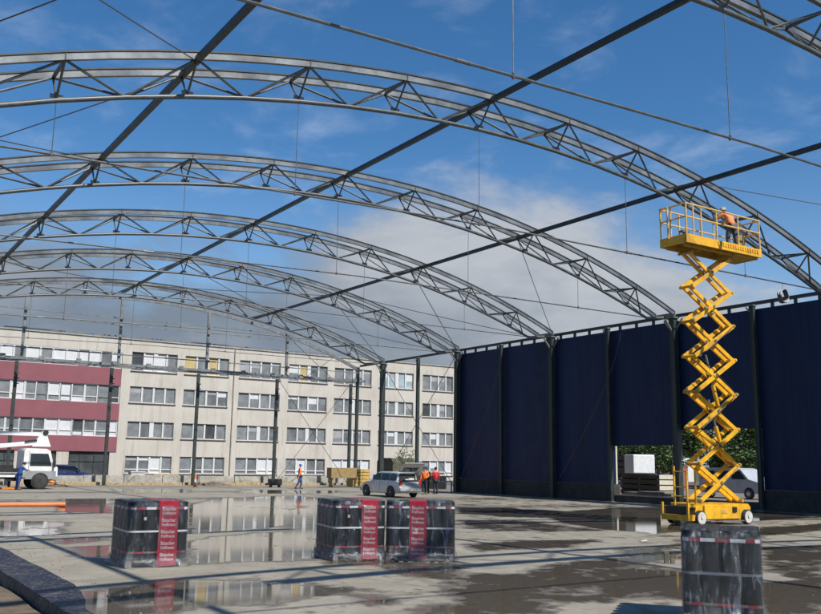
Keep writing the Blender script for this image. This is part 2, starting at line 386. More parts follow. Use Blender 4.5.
# puddle outlines on the slab (survey units)
PUD = {
    'main': ([(11.0, 31.0), (14.0, 36.2), (16.7, 37.8), (19.1, 38.6), (18.2, 34.4), (10.7, 20.0), (7.0, 13.4), (6.1, 13.8), (5.1, 13.9), (6.1, 17.0)], .40),
    'left1': ([(8.2, 37.3), (10.0, 37.0), (7.5, 27.1), (6.3, 28.5)], .5),
    'left2': ([(4.0, 17.2), (4.9, 17.5), (4.2, 15.1), (3.8, 15.5)], .6),
    'left3': ([(3.8, 25.1), (5.5, 24.1), (4.6, 20.4), (3.6, 19.9), (3.2, 20.6)], .5),
    'left4': ([(3.9, 19.3), (5.3, 19.3), (4.9, 17.9), (4.0, 17.9)], .1),
    'bot': ([(2.3, 11.2), (2.5, 11.6), (2.9, 11.6), (3.1, 11.5), (4.0, 12.1), (4.5, 11.9), (5.2, 11.2), (5.9, 10.3), (5.0, 10.1), (4.5, 9.8), (3.8, 9.9), (3.3, 9.6), (1.9, 9.6), (2.0, 10.4)], .75),
    'b2': ([(5.6, 11.1), (5.9, 10.5), (5.6, 10.2), (5.3, 10.6)], .2),
    'b3': ([(5.6, 9.7), (5.9, 9.8), (6.0, 9.4), (5.7, 9.1), (5.5, 9.3)], .15),
    'pal': ([(7.2, 14.3), (8.2, 13.2), (9.4, 12.9), (8.7, 11.6), (7.5, 10.4), (7.3, 11.4), (7.5, 12.3), (6.8, 12.9)], .4),
    'right': ([(7.8, 10.7), (8.3, 11.0), (9.0, 10.8), (10.4, 11.5), (11.8, 11.7), (12.4, 11.3), (11.5, 10.0), (11.4, 9.4), (9.3, 7.7), (8.9, 8.2), (8.1, 8.1), (7.4, 8.1), (6.6, 7.6), (5.3, 8.3), (6.5, 9.1)], .30),
    'rr': ([(16.4, 11.9), (18.3, 11.6), (14.0, 8.9), (12.3, 8.3), (12.9, 9.4)], .25),
    'rr2': ([(11.2, 8.3), (12.9, 8.3), (9.4, 6.0), (8.6, 6.4)], .4),
    'w1': ([(19.8, 27.3), (21.5, 26.8), (21.8, 24.7), (22.9, 23.1), (19.1, 20.9), (17.9, 22.3), (17.6, 24.0)], .5),
    'w2': ([(21.4, 23.5), (26.4, 25.5), (28.7, 24.9), (21.5, 17.7), (19.2, 15.8), (17.1, 15.5), (17.1, 17.3), (18.1, 19.8)], .8),
    'w3': ([(29, 26.5), (30, 24.2), (30, 19.9), (27.1, 18.2), (23.9, 17.8)], .6),
    'w4': ([(15.6, 21.5), (17.2, 20.5), (16.9, 18.1), (16.9, 16.6), (14.7, 16.8), (13.9, 18.5)], .15),
    'w5': ([(18.6, 15.3), (25.6, 16.3), (23.1, 14.7), (17.7, 13.5)], .4),
    'w6': ([(13.6, 13.2), (15.4, 13.1), (13.1, 11.0), (11.9, 11.1)], .2),
    'w7': ([(11.0, 14.9), (13.3, 15.2), (14.6, 14.7), (12.4, 13.6), (10.5, 13.6)], .3),
    'far1': ([(13.1, 48.8), (17.4, 48.5), (15.3, 42.8), (12.1, 43.2)], .3),
    'far2': ([(19.5, 46.8), (24.6, 44.7), (21.8, 40.7), (17.2, 41.3)], .3),
    'dryA': ([(5.6, 17.6), (9.6, 19.6), (9.9, 20.8), (6.2, 18.9)], -.9),
}
def sdist(px, py, poly):
    ins = False; d = 1e9; n = len(poly)
    for i in range(n):
        ax, ay = poly[i]; bx, by = poly[(i+1) % n]
        if (ay > py) != (by > py) and px < (bx-ax)*(py-ay)/(by-ay)+ax: ins = not ins
        ex, ey = bx-ax, by-ay; t = max(0, min(1, ((px-ax)*ex+(py-ay)*ey)/(ex*ex+ey*ey)))
        dd = math.hypot(px-ax-t*ex, py-ay-t*ey); d = min(d, dd)
    return d if ins else -d
def make_slab():
    xs = [XL-.48, XL-.3, XL-.14]; x = XL
    while x < XW-.001: xs.append(x); x += .17 if x < 14 else .28
    xs.append(XW)
    ys = [-14., -8., -2., 2.]; y = 4.
    while y < YE-.001: ys.append(y); y += .17 if y < 18 else .34
    ys.append(YE)
    boxes = {k: (min(p[0] for p in q[0])-1.2, max(p[0] for p in q[0])+1.2, min(p[1] for p in q[0])-1.2, max(p[1] for p in q[0])+1.2) for k, q in PUD.items()}
    vs = []; wet = []
    for yy in ys:
        for xx in xs:
            vs.append((xx*K, yy*K, 0))
            w = -.62
            w += .30*max(0, min(1, (xx-11)/6))*max(0, min(1, (44-yy)/10))  # wetter toward the wall; its darkening also paints in the shade lying there
            add = 0
            for k, (poly, s) in PUD.items():
                b = boxes[k]
                if b[0] < xx < b[1] and b[2] < yy < b[3]:
                    d = sdist(xx, yy, poly); a = s*max(0, min(1, .5+d/.5))
                    if s < 0: add += a
                    else: w = max(w, -.62+(.62+s)*max(0, min(1, .55+d/.6)))
            wet.append(w+add)
    nx = len(xs); fs = [(j*nx+i, j*nx+i+1, (j+1)*nx+i+1, (j+1)*nx+i) for j in range(len(ys)-1) for i in range(nx-1)]
    # skirt
    o0 = len(vs); per = [(XL, ys[0]), (XW, ys[0]), (XW, YE), (XL, YE)]
    me = bpy.data.meshes.new('floor_slab'); me.from_pydata(vs, [], fs)
    at = me.attributes.new('wet', 'FLOAT', 'POINT'); at.data.foreach_set('value', wet)
    me.materials.append(M['wet_concrete'])
    o = bpy.data.objects.new('floor_slab', me); col.objects.link(o); tag(o, kind='structure')
    sk = MB(K); sk.box(XL-.47, XW-.01, ys[0], YE-.01, -.60, -.006); tag(sk.build('slab_base', 'rough_concrete'), kind='structure')
make_slab()
# left edge: membrane strip, its drop, and the soil beside it
me = MB(K); N = 90
ring = []
for i in range(N+1):
    y = -6 + i*(YE+6)/N; wob = .012*math.sin(i*1.7)+.012*math.sin(i*4.1)
    xr = XL+.04+wob*.6-(.36*max(0, min(1, (11.9-y)/1.8)))-.05*noise.noise((y*2.3, 0, 3))
    ring.append([(xr, y, .010), (XL-.52+wob, y, .006), (XL-.55+wob, y, -.16), (XL-.50+wob, y, -.24), (XL-.3, y, -.24), (xr-.03, y, -.05)])
me.loft(ring, caps=True); tag(me.build('edge_strip', 'membrane'), kind='structure')
so_ = MB(K); nx, ny = 30, 90
for j in range(ny+1):
    for i in range(nx+1):
        x = -14+(XL-.6+14)*(i/nx)**.6; y = -8+70*j/ny
        so_.v.append((x, y, -.12+.07*noise.noise((x*.9, y*.9, 0))+.05*noise.noise((x*3, y*3, 4))))
so_.f = [(j*(nx+1)+i, j*(nx+1)+i+1, (j+1)*(nx+1)+i+1, (j+1)*(nx+1)+i) for j in range(ny) for i in range(nx)]; so_.mi = [0]*len(so_.f)
tag(so_.build('soil_ground', 'soil', smooth=True), kind='structure')
yd = MB(K); yd.box(-20, 120, YE+.75, 71.9, -.62, -.06); tag(yd.build('yard', 'asphalt'), kind='structure')
yd = MB(K); yd.box(XW+.45, 60, -20, YE, -.62, -.02); tag(yd.build('outer_yard', 'gravel'), kind='structure')

# ------------------------------------------------------------------ arched roof trusses
XB0_, XC, ZT, RAD = 14.15, 15.0, 11.27, 38.8     # crown purlin line, arch centre, crown height, radius
NP = 2.78
def ztop(x): return ZT - (RAD - math.sqrt(RAD*RAD-(x-XC)**2))
def zbot(x): 
    a = abs(x-XC); d = .74 if a < 12 else .74-.08*(a-12)/4
    return ztop(x)-d
NODES = [XB0_+(NP if i > 0 else 2.70)*i for i in range(-5, 7)]          # top nodes; last ones reach the eaves
XE0, XE1 = -.45, 30.38
NODES[0] = XE0; NODES[-1] = XE1
DY = 1.05                                         # spacing of the two top chords
def tz(x): return 7.47 + .42*min(1, max(0, x/15))**.8       # tie rod height
def make_truss():
    t = empty('roof_truss', (0, 0, 0), 0, '-', 'roof truss', 'arched steel trusses over the slab')
    for yy in (0, DY):
        b = MB(K)
        for i in range(11):
            for k in range(3):
                a = NODES[i]+(NODES[i+1]-NODES[i])*k/3; c = NODES[i]+(NODES[i+1]-NODES[i])*(k+1)/3
                b.bar((a, yy, ztop(a)), (c, yy, ztop(c)), .10, .145, 'chord_face')
                b.bar((a, yy, ztop(a)+.095), (c, yy, ztop(c)+.095), .14, .035, 'dark_steel')
            a = NODES[i]; b.box(a-.012, a+.012, yy-.062, yy+.062, ztop(a)-.08, ztop(a)+.085, 'dark_steel')
        b.build('top_chord', 'chord_face', t)
    # bottom chord: tube through the nodes and mid points
    pts = [(NODES[0]+1.15, DY/2, zbot(NODES[0]+1.15))]
    for i in range(1, 11):
        pts.append((NODES[i], DY/2, zbot(NODES[i])))
        if i < 10: pts.append(((NODES[i]+NODES[i+1])/2, DY/2, zbot((NODES[i]+NODES[i+1])/2)))
    pts.append((NODES[11]-1.15, DY/2, zbot(NODES[11]-1.15)))
    b = MB(K); b.tube(pts, .055, 10); b.build('bottom_chord', 'mid_steel', t, smooth=True)
    # end shoes where the chords gather
    for e, s in ((NODES[0], 1), (NODES[11], -1)):
        b = MB(K); z0 = ztop(e)
        b.bar((e, -.05, z0-.02), (e, DY+.05, z0-.02), .12, .14)
        b.bar((e, DY/2, z0-.08), (e+s*1.15, DY/2, zbot(e+s*1.15)), .09, .09)
        b.bar((e+s*.05, DY/2, z0-.02), (e-s*.35, DY/2, z0-.12), .2, .12)
        b.build('end_shoe', 'galvanised', t)
    def br(a, c, r, nm, m='mid_steel'):
        x = MB(K); x.tube([a, c], r*.85, 6); x.build(nm, m, t, smooth=True)
    for i in range(1, 11):
        x = NODES[i]; zt = ztop(x)-.07; zb = zbot(x)
        for yy in (0, DY):
            br((x, yy, zt), (x, DY/2, zb+.03), .032, 'post_brace')
        x2 = MB(K); x2.bar((x, 0, zt+.02), (x, DY, zt+.02), .06, .06); x2.build('cross_tie', 'mid_steel', t)
    for i in range(0, 11):
        xm = (NODES[i]+NODES[i+1])/2; zm = (zbot(NODES[i])+zbot(NODES[i+1]))/2+.03
        if i == 0: xm = NODES[0]+1.5; zm = zbot(xm)+.02
        if i == 10: xm = NODES[11]-1.5; zm = zbot(xm)+.02
        for yy in (0, DY):
            if i > 0: br((NODES[i], yy, ztop(NODES[i])-.06), (xm, DY/2, zm), .034, 'diagonal_brace')
            if i < 10: br((NODES[i+1], yy, ztop(NODES[i+1])-.06), (xm, DY/2, zm), .034, 'diagonal_brace')
    for i in range(1, 11):
        x = NODES[i]; b = MB(K); zb = zbot(x); b.box(x-.13, x+.13, DY/2-.008, DY/2+.008, zb+.04, zb+.13); b.build('gusset_plate', 'galvanised', t)
    # tie rod and hangers
    b = MB(K)
    xs = [NODES[0]+1.0+(NODES[11]-NODES[0]-2.0)*k/12 for k in range(13)]
    b.tube([(x, DY/2, tz(x)) for x in xs], .024, 6)
    for x in xs[3:11:5]: b.tube([(x-.15, DY/2, tz(x-.15)), (x+.15, DY/2, tz(x+.15))], .032, 8)
    b.build('tie_rod', 'mid_steel', t, smooth=True)
    for i in (1, 3, 5, 7, 9):
        x = NODES[i]
        b = MB(K); b.tube([(x, DY/2, zbot(x)), (x, DY/2, tz(x))], .009, 5); b.tube([(x, DY/2, tz(x)+.05), (x, DY/2, tz(x)-.04)], .03, 6)
        b.build('hanger_rod', 'cable_steel', t)
    return t
TY = [-5.9, 2.05, 10.03, 17.98, 25.91, 33.65, 41.64, 49.84]
TL = ['arched roof truss behind the viewer, outside the photo', 'arched roof truss overhead behind the viewer, outside the photo',
      'nearest arched truss cutting across the top right corner of the sky',
      'second nearest arched truss, passing just behind the man on the yellow lift',
      'third nearest arched truss, its right end landing just left of the yellow lift',
      'arched truss landing on the blue wall two columns left of the lift',
      'arched truss landing on the far left corner column of the blue wall',
      'farthest full arched truss, landing on an open column beyond the blue wall']
tr0 = make_truss(); trusses = []
for i, y in enumerate(TY):
    t = tr0 if i == 0 else copy_tree(tr0)
    t.location = (0, y*K, 0); t['label'] = TL[i]; trusses.append(t)
# purlins along the hall
for x, lab in ((NODES[2], 'leftmost of three long steel purlins, running from top centre to the left edge'),
               (NODES[5], 'long steel purlin along the crown of the arches, the middle of three'),
               (NODES[8], 'long steel purlin nearest the blue wall, crossing behind the yellow lift platform')):
    b = MB(K); z = ztop(x)+.02 - .10
    for i in range(len(TY)):
        y0 = TY[i]+.08; y1 = (TY[i+1] if i < 7 else 53.1)-.06
        b.bar((x+.0, y0, z), (x, y1, z), .125, .125)
        if i: b.bar((x, y0-.16, z-.02), (x, y0, z-.02), .12, .11)
    tag(b.build('roof_purlin', 'dark_steel'), lab, 'purlin', 'purlins running the length of the hall')

# ------------------------------------------------------------------ gable frame at the far end
YG, YG2 = 53.1, 54.4
GX = [8.98, 14.25, 19.6, 24.97, 30.52]
def zg(x): return ztop(x)-.35
b = MB(K)
xs = [-.4+30.8*i/24 for i in range(25)]
for i in range(24): b.bar((xs[i], YG, zg(xs[i])), (xs[i+1], YG, zg(xs[i+1])), .12, .2)
tag(b.build('gable_arch', 'galvanised'), 'slim curved gable beam behind the farthest truss, above the upper gable posts', 'arched beam')
labs = ['leftmost', 'second from the left', 'middle', 'fourth from the left', 'rightmost']
for i, x in enumerate(GX):
    if i < 4:
        b = MB(K); b.bar((x, YG, 7.02), (x, YG, zg(x)-.1), .14, .14, up=Vector((0, 1, 0)))
        for z in (9.67, 9.27, 8.6, 7.52): b.box(x-.12, x+.12, YG-.2, YG-.1, z-.07, z+.07, None)
        tag(b.build('gable_post', 'galvanised'), labs[i].capitalize() + ' grey upper gable post standing on the horizontal gable beam', 'gable post', 'upper gable posts')
    b = MB(K); b.bar((x, YG2, -.1), (x, YG2, 6.86), .18, .15, up=Vector((0, 1, 0)))
    b.box(x-.2, x+.2, YG2-.2, YG2+.2, -.1, .02)
    for z in (6.2, 5.9, 5.6): b.box(x+.076, x+.2, YG2-.03, YG2+.03, z, z+.05)
    tag(b.build('steel_column', 'column_steel'), ['Dark lower gable column at the far left, in front of the red building bands', 'dark lower gable column where the red bands end and the beige facade begins',
        'dark lower gable column between the second and third beige window bays', 'dark lower gable column just left of the walking man in blue trousers',
        'short dark lower gable column ending at the beam, left of the silver car'][i], 'column', 'lower gable columns')
b = MB(K)
b.bar((7.0, YG, 6.93), (30.9, YG, 7.0), .14, .14); b.bar((7.0, YG2, 6.95), (30.9, YG2, 7.02), .14, .16)
x = 7.0; s = 0
while x < 30.5:
    b.bar((x, YG+.06, 6.93), (x+1.33, YG2-.06, 6.95), .06, .05) if s % 2 == 0 else b.bar((x, YG2-.06, 6.93), (x+1.33, YG+.06, 6.95), .06, .05)
    x += 1.33; s += 1
for x in range(8, 31, 2): b.box(x-.14, x+.14, YG-.14, YG-.075, 6.9, 7.12)
tag(b.build('gable_beam', 'galvanised'), 'horizontal lattice wind beam carrying the upper gable posts across the building facade', 'beam')
for z, lab in ((9.67, 'topmost'), (9.28, 'second highest'), (8.6, 'third highest'), (7.52, 'lowest')):
    b = MB(K); b.bar((7.0, YG-.13, z), (min(30.3, XC+math.sqrt(max(0, RAD**2-(z+.5-ZT+RAD)**2))), YG-.13, z), .06, .05)
    for x in range(8, 26, 3): b.box(x-.1, x+.1, YG-.18, YG-.08, z-.035, z+.035)
    tag(b.build('gable_rail', 'galvanised'), lab + ' of the thin horizontal rails strung between the upper gable posts', 'rail', 'thin rails on the gable')

# ------------------------------------------------------------------ right hand wall with its columns
XF = 30.5
HWALL = 7.78
wl = empty('cladding_wall', (XF, 30, 0), 0, 'tall dark navy clad side wall on a concrete plinth with an open loading bay', 'wall')
def wl_part(name, m, f, **kw):
    b = MB(K); f(b)
    b.v = [(x-XF, y-30, z) for x, y, z in b.v]
    return b.build(name, m, wl, **kw)
PB = [y for y in (6.0, 10.03, 14.0, 17.98, 21.95, 25.91, 29.78, 33.65, 37.64, 41.64)]
for i in range(len(PB)-1):
    y0, y1 = PB[i]+.01, PB[i+1]-.01; zb = .78
    if i == 5: zb = 2.50
    if i == 4: zb = 3.12
    def f(b, y0=y0, y1=y1, zb=zb):
        n = 4
        for k in range(n):
            a = y0+(y1-y0)*k/n; c = y0+(y1-y0)*(k+1)/n-.004
            b.box(XF, XF+.10, a, c, zb, HWALL)
    wl_part('wall_panel', 'navy_cladding', f)
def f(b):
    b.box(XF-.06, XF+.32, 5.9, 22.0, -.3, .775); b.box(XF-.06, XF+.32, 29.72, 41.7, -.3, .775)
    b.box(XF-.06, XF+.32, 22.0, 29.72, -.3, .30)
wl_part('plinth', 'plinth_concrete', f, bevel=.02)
def f(b):
    b.bar((XF+.02, 5.9, HWALL+.24), (XF+.02, YG, HWALL+.24), .16, .12)
wl_part('eave_beam', 'dark_steel', f)
for k in range(36):
    y = 6.2+k*1.0
    def f(b, y=y): b.box(XF-.02, XF+.08, y-.05, y+.05, HWALL+.001, HWALL+.178)
    wl_part('eave_bracket', 'dark_steel', f)
def f(b): b.box(XF+.11, XF+.2, 29.74, 29.82, .3, 2.48)
wl_part('door_jamb', 'panel_cream', f)
def f(b): b.box(XF+.03, XF+.14, 24.0, 24.4, 2.7, 3.11)
# columns
CY = [(10.03, 1), (14.0, 0), (17.98, 1), (21.95, 0), (25.91, 1), (29.78, 0), (33.65, 1), (37.64, 0), (41.64, 1), (45.7, 0), (49.84, 1), (53.1, 0)]
CL = ['main wall column beyond the right edge of the photo', 'slim wall column beyond the right edge of the photo', 'main wall column out of frame to the right', 'slim wall column just right of the loading opening and the lift',
      'main wall column standing in the loading opening behind the yellow lift', 'slim wall column at the left edge of the loading opening',
      'main wall column carrying the fourth truss, third from the far corner', 'slim wall column second from the far corner of the blue wall',
      'corner column at the far left end of the blue wall', 'slim open column right of the silver car, beyond the blue wall',
      'open main column directly above the silver car', 'tall open corner column where gable and side wall meet, left of the car']
for (y, main), lab in zip(CY, CL):
    w = .27 if main else .17
    t = empty('steel_column', (XF-.19, y, 0), 0, lab, 'column', 'steel columns along the right side')
    b = MB(K)
    b.box(-w/2, w/2, -w/2, -w/2+.03, .0, HWALL+.1); b.box(-w/2, w/2, w/2-.03, w/2, .0, HWALL+.1); b.box(-.02, .02, -w/2+.03, w/2-.03, 0, HWALL+.1)
    b.box(-w/2+.012, -w/2+.04, -w/2+.03, w/2-.03, .0, HWALL+.1)
    b.build('shaft', 'column_steel', t)
    b = MB(K); b.box(-w*.8, w*.8, -w*.8, w*.8, .0, .04); b.build('base_plate', 'mid_steel', t)
    if main:
        b = MB(K); b.box(-.22, .16, -.2, .2, HWALL+.1, HWALL+.16)
        for s in (-1, 1):
            b.bar((0, s*.1, HWALL-.45), (0, s*.5, HWALL+.05), .06, .06); 
        b.bar((-.1, 0, HWALL-.45), (-.5, 0, HWALL+.02), .07, .06)
        b.build('column_head', 'galvanised', t)
    else:
        b = MB(K); b.box(-.13, .1, -.12, .12, HWALL+.1, HWALL+.15); b.bar((0, .05, HWALL-.2), (0, .3, HWALL+.1), .05, .05); b.build('column_head', 'galvanised', t)
# left side columns (outside the frame) that carry the other truss ends
t0 = None
for i, y in enumerate(TY[1:]):
    if t0 is None:
        t0 = empty('steel_column', (XE0-.1, y, 0), 0, 'dark column on the open left side of the hall, outside the photo', 'column', 'steel columns along the open left side')
        b = MB(K); b.box(-.13, .13, -.13, .13, -.4, HWALL+.1); b.build('shaft', 'column_steel', t0)
    else:
        c = copy_tree(t0); c.location = ((XE0-.1)*K, y*K, 0)

# ------------------------------------------------------------------ bracing cables
cables = [
 ([(NODES[2], 18.0, ztop(NODES[2])-.1), (XE0, 10.2, 7.95)], 'cable'),
 ([(XE0, 18.0, 7.95), (NODES[2], 10.3, ztop(NODES[2])-.1)], 'cable'),
 ([(NODES[2], 18.8, ztop(NODES[2])-.1), (XE0, 26.0, 7.95)], 'cable'),
 ([(XE0, 19.0, 7.95), (NODES[2], 26.0, ztop(NODES[2])-.1)], 'cable'),
 ([(NODES[8], 18.0, ztop(NODES[8])-.1), (XE1, 10.3, 7.95)], 'cable'),
 ([(NODES[8], 34.6, ztop(NODES[8])-.1), (XE1, 41.7, 7.95)], 'cable'),
 ([(XE1, 34.6, 7.95), (NODES[8], 41.7, ztop(NODES[8])-.1)], 'cable'),
 ([(NODES[8], 42.6, ztop(NODES[8])-.1), (XE1, 49.9, 7.95)], 'cable'),
 ([(XE1, 42.6, 7.95), (NODES[8], 49.9, ztop(NODES[8])-.1)], 'cable'),
 ([(NODES[5], 42.6, ztop(NODES[5])-.1), (NODES[8], 49.9, ztop(NODES[8])-.1)], 'cable'),
 ([(NODES[8], 42.6, ztop(NODES[8])-.1), (NODES[5], 49.9, ztop(NODES[5])-.1)], 'cable'),
 ([(NODES[2], 42.6, ztop(NODES[2])-.1), (NODES[5], 49.9, ztop(NODES[5])-.1)], 'cable'),
 ([(NODES[8], 26.9, ztop(NODES[8])-.1), (XE1, 33.6, 7.95)], 'cable'),
 ([(XF-.2, 41.9, 7.6), (XF-.2, 49.6, .3)], 'cable'),
 ([(XF-.2, 41.9, .3), (XF-.2, 49.6, 7.6)], 'cable'),
 ([(25.1, YG2, 6.8), (30.4, YG2, .2)], 'cable'),
 ([(25.1, YG2, .2), (30.4, YG2, 6.8)], 'cable'),
 ([(25.1, YG, zg(25.1)-.1), (28.4, YG, 7.0)], 'cable'),
 ([(28.4, YG, zg(28.4)-.1), (26.4, YG, 7.0)], 'cable'),
]
CLAB = ['thin brace cable in the top left sky falling toward the left edge', 'thin brace cable crossing at the top left corner of the sky',
 'thin brace cable from the second truss down to the left edge of the picture', 'thin brace cable behind the second truss at the far left',
 'thin brace cable leaving the second truss toward the right edge above the lift',
 'thin brace cable from the fourth truss down toward the far wall corner', 'thin brace cable crossing between the fourth and fifth truss beside the wall',
 'thin brace cable from the fifth truss down toward the open columns', 'thin brace cable rising from the far corner column toward the farthest truss',
 'thin brace cable from the crown of the fifth truss toward the farthest truss', 'thin brace cable crossing under the clouds between the two farthest trusses',
 'thin brace cable left of the crown between the two farthest trusses', 'thin brace cable from the third truss toward the fourth truss end',
 'thin diagonal brace falling away from the far corner column between open columns', 'thin diagonal brace rising from the ground at the far corner column',
 'thin diagonal brace down the last gable bay left of the car', 'thin diagonal brace up the last gable bay left of the car',
 'short brace rod from the gable arch down to the lattice beam, leaning right', 'short brace rod from the gable arch down to the lattice beam, leaning left']
for (p, nme), lab in zip(cables, CLAB):
    a, c = Vector(p[0]), Vector(p[1]); L = (c-a).length; sag = .012*L if abs(a.x-c.x) > .1 and 'YG' else 0
    pts = [a.lerp(c, k/10)-Vector((0, 0, .35*sag*4*(k/10)*(1-k/10))) for k in range(11)]
    b = MB(K); b.tube(pts, .014 if a.y < 30 else .018, 5)
    tag(b.build('brace_cable', 'cable_steel'), lab, 'cable', 'bracing cables of the steel frame')
b = MB(K); b.tube([(XF-.25, 29.1-.9*k/12*3.2-0*k, 7.5-6.3*k/12) if False else (XF-.25, 28.9+4.2*(k/12)**1.35, 7.6-6.6*(k/12)) for k in range(13)], .012, 5)
tag(b.build('hanging_rope', 'cable_steel'), 'thin slack rope hanging down the blue wall right of its third column', 'rope')
b = MB(K); b.tube([(XF-.28, 37.7+3.4*(k/12)**1.3, 7.0-6.2*(k/12)) for k in range(13)], .012, 5)
tag(b.build('hanging_rope', 'cable_steel'), 'thin slack rope hanging down the blue wall near its far corner', 'rope')
# coil of cable hanging near the second truss end
b = MB(); 
for j in range(7):
    b.tube([(.27*math.cos(a*math.pi/10)*(1+.04*math.sin(j*2)), .03*j-.1+.02*math.sin(a), .27*math.sin(a*math.pi/10)*(1+.05*math.cos(j*3))) for a in range(21)], .02, 5, caps=False)
b.tube([(0, 0, .27), (.02, 0, .58)], .008, 5)
o = b.build('cable_coil', 'mid_steel'); o.location = (27.25*K, 18.5*K, 7.42*K); tag(o, 'round grey coil of cable hanging from the tie rod right of the lift platform', 'cable coil')

# ------------------------------------------------------------------ office building behind
FY = 72.0; FS = 72.0/88.0
def fz(z): return 1.6+(z-1.6)*FS
def fx(x): return x*FS
bld = empty('office_building', (fx(24), FY, 0), 0, 'long four storey office building, beige facade with dark red bands at its left', 'building')
def bpart(name, m, f, parent=bld, org=None, **kw):
    b = MB(K); f(b); ox = fx(24)
    b.v = [(x-ox, y-FY, z) for x, y, z in b.v]
    return b.build(name, m, parent, **kw)
XR = 24.0   # end of the red part (facade coordinates)
ROWS = [(1.80, .14), (5.09, 3.55), (8.47, 6.90), (11.84, 10.0)]
BAYS = [(24.9, 29.45), (30.25, 34.9), (36.1, 40.75), (41.75, 46.4), (47.3, 52.05), (53.05, 57.75), (59.05, 63.45), (64.6, 69.2), (70.2, 74.8)]
ZR = 13.0; XB1 = 76.0; XB0 = -6.0
def f(b):
    # spandrels
    zs = [-1.6]+[v for r in ROWS for v in (r[1], r[0])]+[ZR]
    for i in range(0, len(zs), 2): b.box(fx(XR), fx(XB1), FY, FY+.3, fz(zs[i]), fz(zs[i+1]))
    edges = [XR]+[v for q in BAYS for v in q]+[XB1]
    for top, bot in ROWS:
        for i in range(0, len(edges), 2): b.box(fx(edges[i]), fx(edges[i+1]), FY, FY+.3, fz(bot), fz(top))
bpart('beige_wall', 'beige_render', f)
def f(b):
    b.box(fx(XB0), fx(XB1), FY+.3, FY+10, -1.0, fz(ZR)-.02, 'beige_render')
bpart('building_core', 'beige_render', f)
def f(b):
    b.box(fx(XB0)-.1, fx(XB1)+.1, FY-.09, FY+10.1, fz(ZR), fz(ZR)+.07)
bpart('roof', 'rough_concrete', f)
def f(b):
    b.box(fx(33.6), fx(33.6)+.7, FY+2, FY+2.7, fz(ZR)+.1, fz(ZR)+.5); b.box(fx(50), fx(50)+1.4, FY+3, FY+4.2, fz(ZR)+.1, fz(ZR)+.3)
bpart('roof_vent', 'rough_concrete', f)
# red and beige bands of the left part
def f(b):
    b.box(fx(XB0), fx(XR)-.002, FY-.06, FY+.24, fz(8.45), fz(10.08), 'red_render')
    b.box(fx(XB0), fx(XR)-.002, FY-.06, FY+.24, fz(5.12), fz(6.72), 'red_render')
    b.box(fx(XB0), fx(XR)-.002, FY-.06, FY+.24, fz(2.15), fz(3.56), 'red_render')
bpart('red_band', 'red_render', f)
def f(b):
    b.box(fx(XB0), fx(XR)-.002, FY-.0, FY+.24, fz(11.65), fz(ZR)-.003)
    for x0, x1 in ((-6, 5), (9.3, 10.6), (15.0, 15.9), (18.6, 19.7), (23.4, 24.0)): b.box(fx(x0), fx(x1)-.004, FY, FY+.24, fz(-1.6), fz(2.148))
bpart('parapet_band', 'beige_render', f)
def f(b):
    for x0, x1 in ((5, 9.3), (10.6, 15.0), (15.9, 18.6), (19.7, 23.4)):
        b.box(fx(x0), fx(x1), FY+.15, FY+.2, fz(-1.6), fz(2.148), 'glass_dark')
        x = x0+1
        while x < x1-.3: b.box(fx(x), fx(x)+.05, FY+.1, FY+.149, fz(-1.6), fz(2.1), 'column_steel'); x += 1.3
        b.box(fx(x0), fx(x1), FY+.1, FY+.148, fz(1.2), fz(1.26), 'column_steel')
bpart('shop_front', 'glass_dark', f)
# ribbon windows of the red part
rw = random.Random(3)
for (top, bot, extra) in ((11.65, 10.08, 1), (8.45, 6.72, 0), (5.12, 3.56, 0)):
    # alternating lights, each one a window
    x = -5.5; 
    while x < XR-.2:
        w = rw.choice([1.0, 1.1, 1.2]); x1 = min(x+w, XR-.05)
        b = MB(K); fr = .07
        X0, X1, Z0, Z1 = fx(x), fx(x1), fz(bot)+.002, fz(top)-.002
        white = rw.random() < .8
        fm = 'window_white' if white else 'curtain_grey'
        b.box(X0, X0+fr, FY+.02, FY+.12, Z0, Z1, fm); b.box(X1-fr, X1-.004, FY+.02, FY+.12, Z0, Z1, fm)
        b.box(X0+fr, X1-fr, FY+.02, FY+.12, Z0, Z0+fr, fm); b.box(X0+fr, X1-fr, FY+.02, FY+.12, Z1-fr, Z1, fm)
        zt = Z0+(Z1-Z0)*.32
        if extra == 0 or rw.random() < .4: b.box(X0+fr, X1-fr, FY+.03, FY+.12, zt-.03, zt+.03, fm)
        b.v = [(a-fx(24), c-FY, d) for a, c, d in b.v]; wn = b.build('window', fm, bld)
        b = MB(K); pm = rw.choice(['curtain_grey', 'glass_mid', 'curtain_grey', 'blind_white', 'curtain_grey', 'glass_dark'])
        if extra and 14.5 < x < 21: pm = rw.choice(['blind_white', 'blind_white', 'curtain_grey'])
        lo = pm if (extra and rw.random() < .8) or rw.random() < .5 else rw.choice(['blind_white', 'curtain_grey'])
        b.box(X0+fr, X1-fr, FY+.09, FY+.10, Z0+fr, zt-.031, lo); b.box(X0+fr, X1-fr, FY+.09, FY+.10, zt-.029, Z1-fr, pm)
        b.v = [(a-fx(24), c-FY, d) for a, c, d in b.v]; b.build('pane', pm, wn)
        x = x1+(.0 if rw.random() < .7 else .0)
